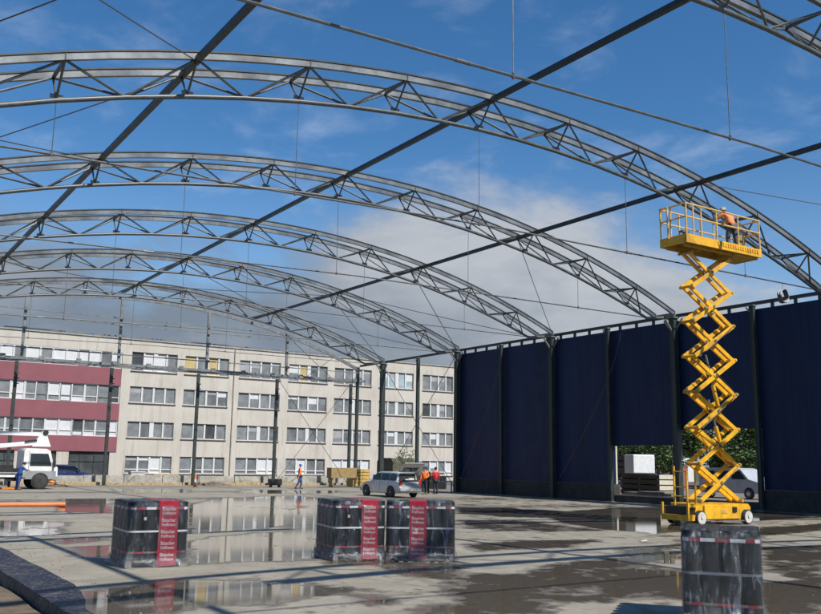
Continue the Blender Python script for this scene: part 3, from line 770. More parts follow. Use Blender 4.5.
# window bays of the beige part
for ri, (top, bot) in enumerate(ROWS):
    for bi, (x0, x1) in enumerate(BAYS):
        X0, X1, Z0, Z1 = fx(x0)+.002, fx(x1)-.002, fz(bot)+.002, fz(top)-.002
        b = MB(K); W = X1-X0; fr = .05
        b.box(X0, X0+fr, FY+.08, FY+.2, Z0, Z1, 'curtain_grey'); b.box(X1-fr, X1, FY+.08, FY+.2, Z0, Z1, 'curtain_grey')
        b.box(X0+fr, X1-fr, FY+.08, FY+.2, Z1-fr, Z1, 'curtain_grey'); b.box(X0+fr, X1-fr, FY+.08, FY+.2, Z0, Z0+fr, 'window_white')
        mul = [X0+W*.27, X0+W*.52, X0+W*.77]; mw = [.13, .15 if rw.random() < .6 else .34, .13]
        for c, w in zip(mul, mw): b.box(c-w/2, c+w/2, FY+.06, FY+.19, Z0+fr, Z1-fr, 'window_white')
        b.box(X0-.05, X1+.05, FY-.10, FY-.002, Z0-.06, Z0-.01, 'sill_metal')
        if ri == 0: b.box(X0+fr, X1-fr, FY+.07, FY+.19, Z0+.28, Z0+.36, 'window_white')
        b.v = [(a-fx(24), c-FY, d) for a, c, d in b.v]; wn = b.build('window', 'window_white', bld)
        b = MB(K); e = [X0+fr]+[v for c, w in zip(mul, mw) for v in (c-w/2, c+w/2)]+[X1-fr]
        for k in range(4):
            rr = rw.random(); pm = 'curtain_grey' if rr < .6 else 'glass_mid' if rr < .95 else 'glass_dark'
            if ri == 3 and bi == 0: pm = ['glass_dark', 'blind_white', 'blind_white', 'curtain_grey'][k]
            if ri == 3 and bi == 1: pm = ['blind_yellow', 'curtain_grey', 'blind_yellow', 'curtain_grey'][k]
            if ri == 3 and bi == 5: pm = 'glass_pale'
            if ri == 0: pm = rw.choice(['curtain_grey', 'blind_white', 'glass_mid', 'curtain_grey', 'blind_white'])
            if ri == 3 and bi == 3 and k == 1: pm = 'blind_yellow'
            if pm not in ('blind_white', 'blind_yellow') and rw.random() < .45:
                zz = Z0+(Z1-Z0)*rw.choice([.35, .5, .62, .75, .85]); b.box(e[2*k], e[2*k+1], FY+.15, FY+.16, Z0+fr, zz, pm); b.box(e[2*k], e[2*k+1], FY+.145, FY+.16, zz+.001, Z1-fr, rw.choice(['curtain_grey', 'blind_grey', 'blind_grey', 'blind_white']))
            else: b.box(e[2*k], e[2*k+1], FY+.15, FY+.16, Z0+fr, Z1-fr, pm)
        b.v = [(a-fx(24), c-FY, d) for a, c, d in b.v]; b.build('pane', 'curtain_grey', wn)
def f(b):
    for x in (35.5, 58.4):
        b.tube([(fx(x), FY-.08, -.4), (fx(x), FY-.08, fz(ZR)-.1)], .05, 6)
bpart('downpipe', 'rough_concrete', f)

# ------------------------------------------------------------------ low wall and formwork at the slab's far edge
b = MB(K)
x = 4.0
while x < 33.5:
    L = 2.35; dz = .03*math.sin(x*2.1); b.box(x, x+L-.03, 55.55+.02*math.sin(x), 55.95, -.5, .56+dz); x += L
tag(b.build('concrete_wall', 'rough_concrete', bevel=.02), 'low weathered concrete block wall along the far edge of the slab', 'low wall')
b = MB(K); x = 4.0; rp = random.Random(5)
while x < 31:
    L = rp.uniform(1.4, 2.6); b.box(x, x+L-.04, 55.02, 55.07, -.3, .16+rp.uniform(-.03, .05)); x += L
    b.box(x-.2, x-.12, 55.08, 55.14, -.3, .22)
tag(b.build('formwork_boards', 'plank_wood'), 'row of yellowish formwork boards staked along the far slab edge below the low wall', 'formwork')

def box_thing(name, boxes, m, loc, rz, label, cat, group=None, bevel=.008):
    b = MB()
    for q in boxes: b.box(*q)
    o = b.build(name, m, bevel=bevel); o.location = [c*K for c in loc]; o.rotation_euler = (0, 0, rz)
    return tag(o, label, cat, group)

# ------------------------------------------------------------------ roofing roll pallets
def rrect(hx, hy, r, n=6):
    pts = []
    for cx, cy, a0 in ((hx-r, hy-r, 0), (-hx+r, hy-r, 90), (-hx+r, -hy+r, 180), (hx-r, -hy+r, 270)):
        for k in range(n+1):
            a = R(a0+90*k/n); pts.append((cx+r*math.cos(a), cy+r*math.sin(a)))
    return pts
def text_mesh(s, size):
    cu = bpy.data.curves.new('t', 'FONT'); cu.body = s; cu.size = size; cu.align_x = 'CENTER'; cu.align_y = 'CENTER'; cu.offset = size*.02
    o = bpy.data.objects.new('t', cu); col.objects.link(o)
    dg = bpy.context.evaluated_depsgraph_get(); me = bpy.data.meshes.new_from_object(o.evaluated_get(dg))
    bpy.data.objects.remove(o); bpy.data.curves.remove(cu)
    return me
TM = [text_mesh('Büsscher', .078), text_mesh('Hoffmann', .07)]
for t in TM: t.materials.append(M['print_white'])
def pallet(loc, rz, label, nx=4, ny=5, band_x=.2, band=True, seed=0, sticker=True, rd=.143):
    """origin = centre of the pallet on the floor; local -Y is the face toward the viewer"""
    hx, hy = nx*rd, ny*rd; zb, zt = .14, 1.19
    rr = random.Random(seed)
    t = empty('roll_pallet', loc, rz, label, 'pallet of rolls', 'film wrapped pallets of black roofing rolls')
    b = MB()
    for y in (-hy+.07, 0, hy-.07): b.box(-hx, hx, y-.06, y+.06, .10, .122)
    for x in (-hx+.06, 0, hx-.06):
        for y in (-hy+.08, 0, hy-.08): b.box(x-.06, x+.06, y-.06, y+.06, .022, .10)
        b.box(x-.055, x+.055, -hy, hy, 0, .022)
    n = 8
    for k in range(n):
        x = -hx+.05+(2*hx-.1)*k/(n-1); b.box(x-.045, x+.045, -hy, hy, .1221, .14)
    b.build('pallet_base', 'pallet_wood', t)
    b0 = MB(); b0.lathe([(.05, .0), (rd-.004, .0), (rd-.001, .01), (rd-.001, 1.035), (rd-.006, 1.05), (.05, 1.05), (.045, 1.0)], m='felt_black', n=20)
    r0 = b0.build('felt_roll', 'felt_black', t, smooth=True); first = True
    for i in range(nx):
        for j in range(ny):
            o = r0 if first else r0.copy()
            if not first: col.objects.link(o); o.parent = t
            first = False
            o.location = (-hx+rd+2*rd*i, -hy+rd+2*rd*j, zb+rr.uniform(0, .012)); o.rotation_euler = (0, 0, rr.uniform(0, 6))
    def strip(name, z0, z1, off, m, dashes=None):
        pts = rrect(hx+off, hy+off, rd+off, 7); n = len(pts); b = MB()
        # resample so that dashes can alternate
        res = []
        for i in range(n):
            a, c = Vector((*pts[i], 0)), Vector((*pts[(i+1) % n], 0)); L = (c-a).length; q = max(1, int(L/.06))
            for k in range(q): res.append(a.lerp(c, k/q))
        n = len(res)
        for i in range(n):
            p, q = res[i], res[(i+1) % n]; d = (q-p).normalized(); nn = Vector((d.y, -d.x, 0))*.002
            mm = m if dashes is None else (m if (i//3) % 2 == 0 else dashes)
            b.add([(p.x, p.y, z0), (q.x, q.y, z0), (q.x, q.y, z1), (p.x, p.y, z1), (p.x+nn.x, p.y+nn.y, z0), (q.x+nn.x, q.y+nn.y, z0), (q.x+nn.x, q.y+nn.y, z1), (p.x+nn.x, p.y+nn.y, z1)],
                  [(0, 1, 2, 3), (4, 5, 6, 7), (0, 1, 5, 4), (3, 2, 6, 7)], mm)
        return b.build(name, m, t)
    strip('label_band', .64, .675, .003, 'band_white' if sticker else 'strap_shaded')
    strip('edge_tape', 1.055, 1.10, .003, 'band_red', 'band_white'); strip('edge_tape', .26, .295, .003, 'band_red', 'felt_core')
    if band:
        bw = .18
        b = MB(); yy = -hy-.006
        # band runs up the front and over the top
        prof = [(yy-.01, .03), (yy, .12), (yy, 1.10), (yy, 1.195), (yy+.02, 1.212), (hy-.02, 1.212), (hy+.006, 1.195), (hy+.006, 1.10), (hy+.006, .8)]
        n = len(prof)
        cols = []
        for k in range(n-1):
            (y0, z0), (y1, z1) = prof[k], prof[k+1]
            cols.append((y0, z0, y1, z1))
        for y0, z0, y1, z1 in cols:
            b.add([(band_x-bw, y0, z0), (band_x+bw, y0, z0), (band_x+bw, y1, z1), (band_x-bw, y1, z1)], [(0, 1, 2, 3)])
        bo = b.build('printed_band', 'band_red', t)
        for k in range(5):
            for j in (0, 1):
                o = bpy.data.objects.new('print', TM[j]); col.objects.link(o); o.parent = bo
                o.location = (band_x, yy-.003, .18+k*.21+(.045 if j == 0 else -.035)); o.rotation_euler = (R(90), 0, 0)
                o.scale = (.92, 1.15, 1)
    if sticker:
        for sx in (-.28,): 
            b = MB(); b.box(sx, sx+.05, -hy-.006, -hy-.0005, .86, .92); b.build('sticker', 'print_white', t)
    # stretch film: rounded hull flaring at the foot, with folds
    zs = [.02, .06, .12, .20, .32, .5, .7, .9, 1.08, 1.17, 1.215]
    rings = []
    for z in zs:
        fl = .012 + (.10*max(0, (.26-z)/.24)**1.6 if z < .26 else 0); tp = -.0 if z < 1.16 else -(z-1.15)*.9
        P = rrect(hx+fl+tp, hy+fl+tp, rd+fl*.8, 9); ring = []
        n = len(P)
        for i in range(n):
            a, c = P[i], P[(i+1) % n]; q = max(1, int(math.hypot(a[0]-c[0], a[1]-c[1])/.08))
            for k in range(q):
                x, y = a[0]+(c[0]-a[0])*k/q, a[1]+(c[1]-a[1])*k/q
                w = .010*noise.noise((x*7+seed, y*7, z*3))+ .03*noise.noise((x*9, y*9+seed, z*2))*max(0, (.3-z)/.3)
                l = math.hypot(x, y); ring.append((x*(1+w/l), y*(1+w/l), z+ (0 if z > .05 else .04*noise.noise((x*5, y*5, seed)))))
        rings.append(ring)
    m0 = min(len(r) for r in rings); m1 = max(len(r) for r in rings)
    if m0 != m1:   # unify counts by arc-length resampling
        def resample(r, n):
            L = [0]; 
            for i in range(len(r)): L.append(L[-1]+math.dist(r[i], r[(i+1) % len(r)]))
            out = []; j = 0
            for k in range(n):
                s = L[-1]*k/n
                while L[j+1] < s: j += 1
                u = (s-L[j])/(L[j+1]-L[j]); a, c = r[j], r[(j+1) % len(r)]; out.append(tuple(a[q]+(c[q]-a[q])*u for q in range(3)))
            return out
        rings = [resample(r, m1) for r in rings]
    b = MB(); b.loft(rings, caps=False); n = len(rings[-1]); b.f.append(tuple(len(b.v)-n+k for k in range(n))); b.mi.append(0)
    b.build('stretch_film', 'stretch_film', t, smooth=True)
    return t
pallet((4.47, 14.22, 0), R(-4), 'lone film wrapped pallet of black rolls standing apart on the left', band_x=.18, seed=1)
pallet((7.80, 13.80, 0), R(-12), 'left one of the adjoining pair of wrapped roll pallets, half shaded by its neighbour', band_x=.20, seed=2)
pallet((8.81, 13.16, 0), R(-32), 'right one of the adjoining pair of wrapped roll pallets, slightly turned', nx=5, ny=4, band_x=-.06, seed=3)
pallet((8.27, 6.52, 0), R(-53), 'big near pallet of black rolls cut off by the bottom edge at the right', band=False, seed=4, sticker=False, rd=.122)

# ------------------------------------------------------------------ people (built in metres)
def skin_obj(name, verts, edges, radii, m, parent, root=0, levels=1):
    me = bpy.data.meshes.new(name); me.from_pydata(verts, edges, []); me.materials.append(M[m])
    o = bpy.data.objects.new(name, me); col.objects.link(o); o.parent = parent
    s = o.modifiers.new('skin', 'SKIN'); s.use_smooth_shade = True; s.branch_smoothing = .6
    if not me.skin_vertices: me.attributes  # layer is made by the modifier
    for i, r in enumerate(radii):
        rr = r if isinstance(r, tuple) else (r, r)
        me.skin_vertices[0].data[i].radius = rr
    for i in range(len(verts)): me.skin_vertices[0].data[i].use_root = (i == root)
    sb = o.modifiers.new('sub', 'SUBSURF'); sb.levels = levels; sb.render_levels = levels
    return o
def person(loc, rz, label, pose, top, legs, headgear=None, vest=False, lean=0.0):
    """faces local -Y; pose gives joints (metres)"""
    t = empty('person', loc, rz, label, 'person')
    P = dict(pel=(0, 0, .94), sp=(0, 0, 1.15), ch=(0, 0, 1.38), nk=(0, -.01, 1.50), hd=(0, -.02, 1.62), ht=(0, -.01, 1.72),
             sl=(.17, 0, 1.42), el=(.24, .02, 1.15), wl=(.25, -.06, .90), hl=(.25, -.09, .83),
             sr=(-.17, 0, 1.42), er=(-.24, .02, 1.15), wr=(-.25, -.06, .90), hr=(-.25, -.09, .83),
             tl=(.09, 0, .88), kl=(.10, -.02, .49), al=(.10, .02, .10), fl=(.10, -.12, .05),
             tr=(-.09, 0, .88), kr=(-.10, -.02, .49), ar=(-.10, .02, .10), fr=(-.10, -.12, .05))
    P.update(pose)
    names = list(P); idx = {k: i for i, k in enumerate(names)}
    verts = [P[k] for k in names]
    rad = dict(pel=(.12, .09), sp=(.115, .085), ch=(.15, .105), nk=.052, hd=(.082, .098), ht=(.05, .06), sl=.06, el=.042, wl=.03, hl=(.035, .018), sr=.06, er=.042, wr=.03, hr=(.035, .018),
               tl=.085, kl=.06, al=.04, fl=(.04, .03), tr=.085, kr=.06, ar=.04, fr=(.04, .03))
    radii = [rad[k] for k in names]
    E = [('pel', 'sp'), ('sp', 'ch'), ('ch', 'nk'), ('nk', 'hd'), ('hd', 'ht'), ('ch', 'sl'), ('sl', 'el'), ('el', 'wl'), ('wl', 'hl'), ('ch', 'sr'), ('sr', 'er'), ('er', 'wr'), ('wr', 'hr'),
         ('pel', 'tl'), ('tl', 'kl'), ('kl', 'al'), ('al', 'fl'), ('pel', 'tr'), ('tr', 'kr'), ('kr', 'ar'), ('ar', 'fr')]
    edges = [(idx[a], idx[c]) for a, c in E]
    for s in ('l', 'r'):     # fingers and thumb
        h = Vector(P['h'+s]); w = Vector(P['w'+s]); d = (h-w).normalized(); sg = 1 if s == 'l' else -1
        side = d.cross(Vector((sg, 0, 0))); side = Vector((0, 1, 0)) if side.length < .1 else side.normalized()
        palm = side.cross(d).normalized()
        for k, L in enumerate((.068, .078, .074, .058)):
            a = h+side*((k-1.5)*.019)+d*.012; i0 = len(verts)
            verts += [tuple(a), tuple(a+d*L*.5+palm*.006), tuple(a+d*L*.9+palm*.028)]; radii += [.0095, .009, .0075]
            edges += [(idx['h'+s], i0), (i0, i0+1), (i0+1, i0+2)]
        a = w.lerp(h, .5)-side*.03; i0 = len(verts)
        verts += [tuple(a), tuple(a+d*.035-side*.018), tuple(a+d*.06-side*.014+palm*.02)]; radii += [.012, .010, .008]
        edges += [(idx['w'+s], i0), (i0, i0+1), (i0+1, i0+2)]
    # nose and ears belong to the body surface
    hd = Vector(P['hd'])
    for off, r in (((0, -.10, -.005), .014), ((.082, .005, 0), .014), ((-.082, .005, 0), .014)):
        i0 = len(verts); verts.append(tuple(hd+Vector(off))); radii.append(r); edges.append((idx['hd'], i0))
    body = skin_obj('body', verts, edges, radii, 'skin', t, root=idx['pel'])
    for s in (-1, 1):
        b = MB(); b.lathe([(.001, -.009), (.008, -.005), (.010, 0), (.008, .005), (.001, .009)], n=8); o = b.build('eye', 'interior_dark', body); o.location = hd+Vector((s*.032, -.088, .022))
    b = MB(); b.tube([hd+Vector((-.025, -.088, -.045)), hd+Vector((0, -.095, -.047)), hd+Vector((.025, -.088, -.045))], .006, 6); b.build('mouth', 'brick_red', body)
    def sub(keys, rr, name, m, par=body, root=0, ex=()):
        ii = {k: i for i, k in enumerate(keys)}
        ed = [(ii[a], ii[c]) for a, c in E if a in ii and c in ii]
        return skin_obj(name, [P[k] for k in keys], ed, rr, m, par, root)
    sub(['pel', 'tl', 'kl', 'al', 'tr', 'kr', 'ar'], [(.165, .135), .11, .08, .062, .11, .08, .062], 'trousers', legs)
    pel0 = P['pel']; P['pel'] = (pel0[0], pel0[1]+.01, pel0[2]-.09)
    sub(['pel', 'sp', 'ch', 'sl', 'el', 'wl', 'sr', 'er', 'wr'], [(.20, .165), (.17, .14), (.175, .13), .082, .06, .045, .082, .06, .045], 'jacket', top if not vest else 'cloth_dark')
    P['pel'] = pel0
    if vest:
        sub(['pel', 'sp', 'ch'], [(.185, .145), (.172, .135), (.185, .142)], 'safety_vest', top)
    for s in ('l', 'r'):
        a, fo = Vector(P['a'+s]), Vector(P['f'+s])
        b = MB(); d = (fo-a); d.z = 0; d = d.normalized() if d.length > .01 else Vector((0, -1, 0)); sd = Vector((d.y, -d.x, 0)); z0 = fo.z-.05
        rings = []
        for u, w, h in ((-.07, .035, .13), (-.03, .045, .15), (.05, .045, .11), (.12, .048, .075), (.18, .04, .06), (.205, .02, .04)):
            c = a+d*u; rings.append([(c.x+sd.x*q*w, c.y+sd.y*q*w, z0+zz*h) for q, zz in ((-1, 0), (1, 0), (1, .6), (.6, 1), (-.6, 1), (-1, .6))])
        b.loft(rings); b.build('boot', 'boot', body, smooth=True)
    if headgear in ('helmet_white', 'cap_blue', 'cap_grey'):
        b = MB(); b.lathe([(.118, .03), (.112, .035), (.108, .08), (.085, .125), (.045, .15), (.003, .157)], c=(0, 0, 0), n=16)
        b.box(-.07, .07, -.17, -.09, .028, .04)
        o = b.build('helmet' if 'helmet' in headgear else 'cap', headgear, body, smooth=True); o.location = hd+Vector((0, .0, -.005))
    else:
        b = MB(); b.lathe([(.06, -.05), (.092, -.02), (.098, .04), (.085, .09), (.05, .118), (.003, .125)], c=(0, .018, 0), n=14); o = b.build('hair', 'hair', body, smooth=True); o.location = hd
    return t

# ------------------------------------------------------------------ scissor lift (survey units, origin at its base centre)
LX, LY = 21.42, 17.40
lift = empty('scissor_lift', (LX, LY, 0), 0, 'tall yellow scissor lift raised to the trusses with a railed platform', 'scissor lift')
def lp(name, m, f, parent=lift, **kw):
    b = MB(K); f(b); return b.build(name, m, parent, **kw)
x0, x1, y0, y1 = -1.28, 1.45, -.50, .50
# chassis
poly = [(-.80, .14), (1.0, .14), (1.06, .30), (1.42, .30), (1.46, .48), (1.35, .58), (.5, .60), (-.9, .60), (-.95, .34)]
lp('chassis', 'lift_yellow', lambda b: b.prism(poly, 'y', y0+.06, y1-.06), bevel=.02)
lp('side_cover', 'lift_yellow', lambda b: b.box(-.62, .92, y0-.0, y0+.055, .17, .56), bevel=.02)
lp('end_frame', 'lift_yellow', lambda b: (b.box(-1.28, -.96, y0+.02, y1-.02, .14, .30), b.box(-1.28, -1.22, y0+.02, y0+.08, .30, .62), b.box(-1.28, -1.22, y1-.08, y1-.02, .30, .62), b.box(-1.22, -.96, y0+.02, y0+.07, .5, .58)), bevel=.01)
lp('motor_box', 'black_plastic', lambda b: b.box(-1.2, -.97, y0+.1, y1-.1, .302, .52), bevel=.02)
lp('label_plate', 'yellow_wood', lambda b: b.box(.10, .34, y0-.012, y0-.002, .33, .43))
lp('control_panel', 'black_plastic', lambda b: b.box(.56, .74, y0-.03, y0-.002, .35, .50), bevel=.01)
for wx in (-.80, 1.22):
    for s in (-1, 1):
        yc = s*.47
        w = lp('wheel', 'rubber', lambda b: b.lathe([(.10, -.07), (.195, -.075), (.21, -.05), (.21, .05), (.195, .075), (.10, .07)], axis='y', c=(0, 0, 0), n=24), smooth=True)
        w.location = (wx*K, yc*K, .212*K)
        lp('rim', 'rim_white', lambda b: (b.lathe([(.02, -.06), (.06, -.085), (.168, -.082), (.172, -.06), (.172, .06), (.168, .082), (.06, .085), (.02, .06)], axis='y', n=20),
                                          b.lathe([(.035, s*.085), (.035, s*.105), (.01, s*.108)], axis='y', n=10, m=None)), w, smooth=True)
lp('chassis_step', 'galvanised', lambda b: b.box(-.45, 1.0, y0-.06, y0+.0, .10, .13))
# access ladder and guard rails on the base's left end
for k, (lx, ly, h) in enumerate(((-1.25, -.44, 1.5), (-1.25, .0, 1.62), (-.93, -.46, 1.52))):
    lp('ladder_post', 'lift_yellow', lambda b: b.tube([(lx, ly, .55 if k < 2 else .58), (lx, ly, h)], .028, 8), smooth=True)
lp('ladder_rail', 'lift_yellow', lambda b: (b.tube([(-1.25, -.44, 1.05), (-1.25, 0, 1.05)], .018, 6), b.tube([(-1.25, -.44, 1.47), (-1.25, 0, 1.47)], .018, 6), b.tube([(-1.25, -.44, .8), (-1.25, 0, .8)], .018, 6)))
# scissor stack
ZL = [.66+(7.86-.66)*i/7 for i in range(8)]
XA, XB = -.42, 1.36
for i in range(7):
    z0, z1 = ZL[i], ZL[i+1]
    for s in (-1, 1):
        yo, yi = s*.21, s*.115
        lp('scissor_arm', 'lift_yellow', lambda b: b.bar((XA, yo, z0), (XB, yo, z1), .06, .118, up=Vector((0, 0, 1))), bevel=.006)
        lp('scissor_arm', 'lift_yellow', lambda b: b.bar((XB, yi, z0), (XA, yi, z1), .06, .118, up=Vector((0, 0, 1))), bevel=.006)
        lp('pivot_pin', 'galvanised', lambda b: b.tube([((XA+XB)/2, s*.06, (z0+z1)/2), ((XA+XB)/2, s*.27, (z0+z1)/2)], .045, 10), smooth=True)
    for xx, zz in ((XA, z1), (XB, z1)):
        lp('cross_tube', 'lift_yellow' if i % 2 else 'lift_deck', lambda b: b.tube([(xx, -.26, zz), (xx, .26, zz)], .042, 10), smooth=True)
    # clevis ends in darker steel
lp('cross_tube', 'lift_deck', lambda b: (b.tube([(XA, -.27, ZL[0]), (XA, .27, ZL[0])], .05, 10), b.tube([(XB, -.27, ZL[0]), (XB, .27, ZL[0])], .05, 10)), smooth=True)
def cyl(a, c):
    lp('hydraulic_ram', 'lift_yellow', lambda b: b.tube([a, Vector(a).lerp(Vector(c), .55)], .06, 10), smooth=True)
    lp('ram_rod', 'galvanised', lambda b: b.tube([Vector(a).lerp(Vector(c), .5), c], .03, 10), smooth=True)
cyl((.95, 0, ZL[1]+.15), (.35, 0, ZL[3]-.2)); cyl((.9, .0, ZL[2]+.2), (.3, .0, ZL[4]+.1))
hose = []
for i in range(8): hose.append(((XB-.1 if i % 2 == 0 else XA+.1), -.29, ZL[7-i] - (.02 if i else .0)))
hh = [hose[k] for k in range(2, 8)]
hp = []
for a, c in zip(hh[:-1], hh[1:]):
    for k in range(6): p = Vector(a).lerp(Vector(c), k/6); p.y -= .03*math.sin(math.pi*k/6); hp.append(p)
lp('hose', 'black_plastic', lambda b: b.tube(hp, .014, 6), smooth=True)
hp2 = [Vector((XB+.12, -.3, ZL[5]+.2)), Vector((XB-.3, -.3, ZL[5]-.35)), Vector((XA+.8, -.3, ZL[4]+.3)), Vector((XA+.1, -.3, ZL[4]))]
# platform
PX0, PX1, PY0, PY1 = -.95, 2.52, -.50, .50
ZP = 8.02
lp('platform_frame', 'lift_yellow', lambda b: (b.box(PX0, PX1, PY0, PY0+.06, ZP, ZP+.26), b.box(PX0, PX1, PY1-.06, PY1, ZP, ZP+.26), b.box(PX0, PX0+.06, PY0+.06, PY1-.06, ZP, ZP+.26), b.box(PX1-.06, PX1, PY0+.06, PY1-.06, ZP+.08, ZP+.26)), bevel=.008)
lp('deck', 'lift_deck', lambda b: (b.box(PX0+.06, PX1-.06, PY0+.06, PY1-.06, ZP+.16, ZP+.2), b.box(PX0+.1, 1.6, -.36, -.28, ZP-.07, ZP+.16), b.box(PX0+.1, 1.6, .28, .36, ZP-.07, ZP+.16),
                                    b.box(.2, .3, -.28, .28, ZP+.02, ZP+.16), b.box(1.2, 1.3, -.28, .28, ZP+.02, ZP+.16)))
lp('deck_extension', 'lift_deck', lambda b: b.box(1.3, PX1-.1, PY0+.08, PY1-.08, ZP-.06, ZP+.02))
def teeth(b):
    for k in range(17): b.box(.45+.115*k, .45+.115*k+.06, PY0-.02, PY0-.001, ZP+.10, ZP+.21)
lp('toe_board', 'lift_yellow', teeth)
ZR0 = ZP+.26
HR = .92
posts = [(PX0+.04, PY0+.03), (PX0+.04, PY1-.03), (PX0+.35, PY0+.03), (PX0+.7, PY0+.03), (.45, PY0+.03), (1.45, PY0+.03), (PX1-.04, PY0+.03), (PX1-.04, PY1-.03), (.9, PY1-.03), (-.1, PY1-.03), (PX0+.04, .1), (1.5, PY1-.03)]
for k, (px, py) in enumerate(posts):
    hh_ = HR if k not in (3, 4) else HR*.93
    lp('guardrail_post', 'rail_cream', lambda b: b.tube([(px, py, ZR0-.2), (px, py, ZR0+hh_)], .024, 8), smooth=True)
for h in (.52, HR):
    lp('guardrail', 'rail_cream', lambda b: b.tube([(PX0+.04, PY0+.03, ZR0+h), (PX1-.04, PY0+.03, ZR0+h)], .026, 8), smooth=True)
    lp('guardrail', 'rail_cream', lambda b: b.tube([(PX0+.04, PY1-.03, ZR0+h), (PX1-.04, PY1-.03, ZR0+h)], .026, 8), smooth=True)
    lp('guardrail', 'rail_cream', lambda b: b.tube([(PX0+.04, PY0+.03, ZR0+h), (PX0+.04, PY1-.03, ZR0+h)], .026, 8), smooth=True)
    lp('guardrail', 'rail_cream', lambda b: b.tube([(PX1-.04, PY0+.03, ZR0+h), (PX1-.04, PY1-.03, ZR0+h)], .026, 8), smooth=True)
lp('gate_hoop', 'rail_cream', lambda b: b.tube([(PX0-.02, .15, ZR0-.05), (PX0-.05, .15, ZR0+HR), (PX0-.05, .42, ZR0+HR), (PX0-.02, .42, ZR0-.05)], .024, 8), smooth=True)
lp('control_box', 'brown_board', lambda b: b.box(2.12, 2.48, .05, .15, ZR0+.02, ZR0+.55), bevel=.01)
lp('tool_tray', 'grey_plastic', lambda b: (b.box(-.15, .15, .30, .44, ZR0+.34, ZR0+.39), b.bar((0, .4, ZR0-.05), (0, .4, ZR0+.34), .03, .03)))
lp('tool_case', 'cloth_grey', lambda b: b.box(.55, .85, -.1, .15, ZP+.2, ZP+.36))
# man on the platform, seen from behind, reaching to the truss
person((LX+1.80, LY+.02, ZP+.2), R(172), 'man in orange shirt and white helmet standing on the lift platform, seen from behind',
       dict(sp=(0, -.06, 1.14), ch=(0, -.17, 1.34), nk=(.02, -.25, 1.43), hd=(.03, -.33, 1.53), ht=(.03, -.36, 1.63),
            sl=(.19, -.16, 1.37), el=(.33, -.30, 1.20), wl=(.24, -.50, 1.26), hl=(.22, -.57, 1.28),
            sr=(-.19, -.16, 1.37), er=(-.33, -.28, 1.20), wr=(-.22, -.48, 1.18), hr=(-.20, -.56, 1.19),
            kl=(.13, -.05, .49), kr=(-.13, .03, .49), al=(.16, .0, .10), ar=(-.16, .1, .10), fl=(.18, -.14, .05), fr=(-.18, -.04, .05)), 'shirt_orange', 'cloth_grey', 'helmet_white').scale = (1.18, 1.15, 1.12)
# people on the ground
person((23.5, 47.6, 0), R(75), 'man walking in blue trousers and orange vest with a blue cap, by the low wall',
       dict(kl=(.09, -.16, .50), al=(.09, -.10, .12), fl=(.09, -.25, .06), kr=(-.09, .05, .49), ar=(-.09, .28, .14), fr=(-.09, .16, .07), wl=(.24, -.2, .97), hl=(.24, -.26, .94), wr=(-.26, .12, .9), hr=(-.26, .14, .83)),
       'hivis_orange', 'cloth_blue', 'cap_blue')
person((26.3, 38.9, 0), R(-40), 'dark haired person in orange vest right of the open hatch of the silver car', dict(wl=(.12, -.3, 1.05), hl=(.1, -.37, 1.08)), 'hivis_orange', 'cloth_dark', None)
person((27.25, 40.1, 0), R(150), 'person in dark clothes and pale cap, beside the one in red', dict(), 'cloth_dark', 'cloth_dark', 'cap_grey')
person((27.4, 39.5, 0), R(165), 'person in bright red jacket standing with back turned, right of the silver car', dict(wl=(.2, -.25, 1.05), hl=(.15, -.32, 1.07)), 'jacket_red', 'cloth_dark', None)
person((8.35, 47.3, 0), R(100), 'person in blue overalls leaning at the side of the white truck', dict(sp=(0, -.06, 1.14), ch=(0, -.15, 1.35), nk=(0, -.22, 1.45), hd=(0, -.3, 1.54), ht=(0, -.33, 1.63), sl=(.18, -.14, 1.38), sr=(-.18, -.14, 1.38),
       el=(.26, -.3, 1.2), wl=(.2, -.5, 1.2), hl=(.18, -.57, 1.2), er=(-.26, -.28, 1.2), wr=(-.2, -.45, 1.15), hr=(-.2, -.52, 1.15)), 'blue_paint', 'cloth_blue', None)

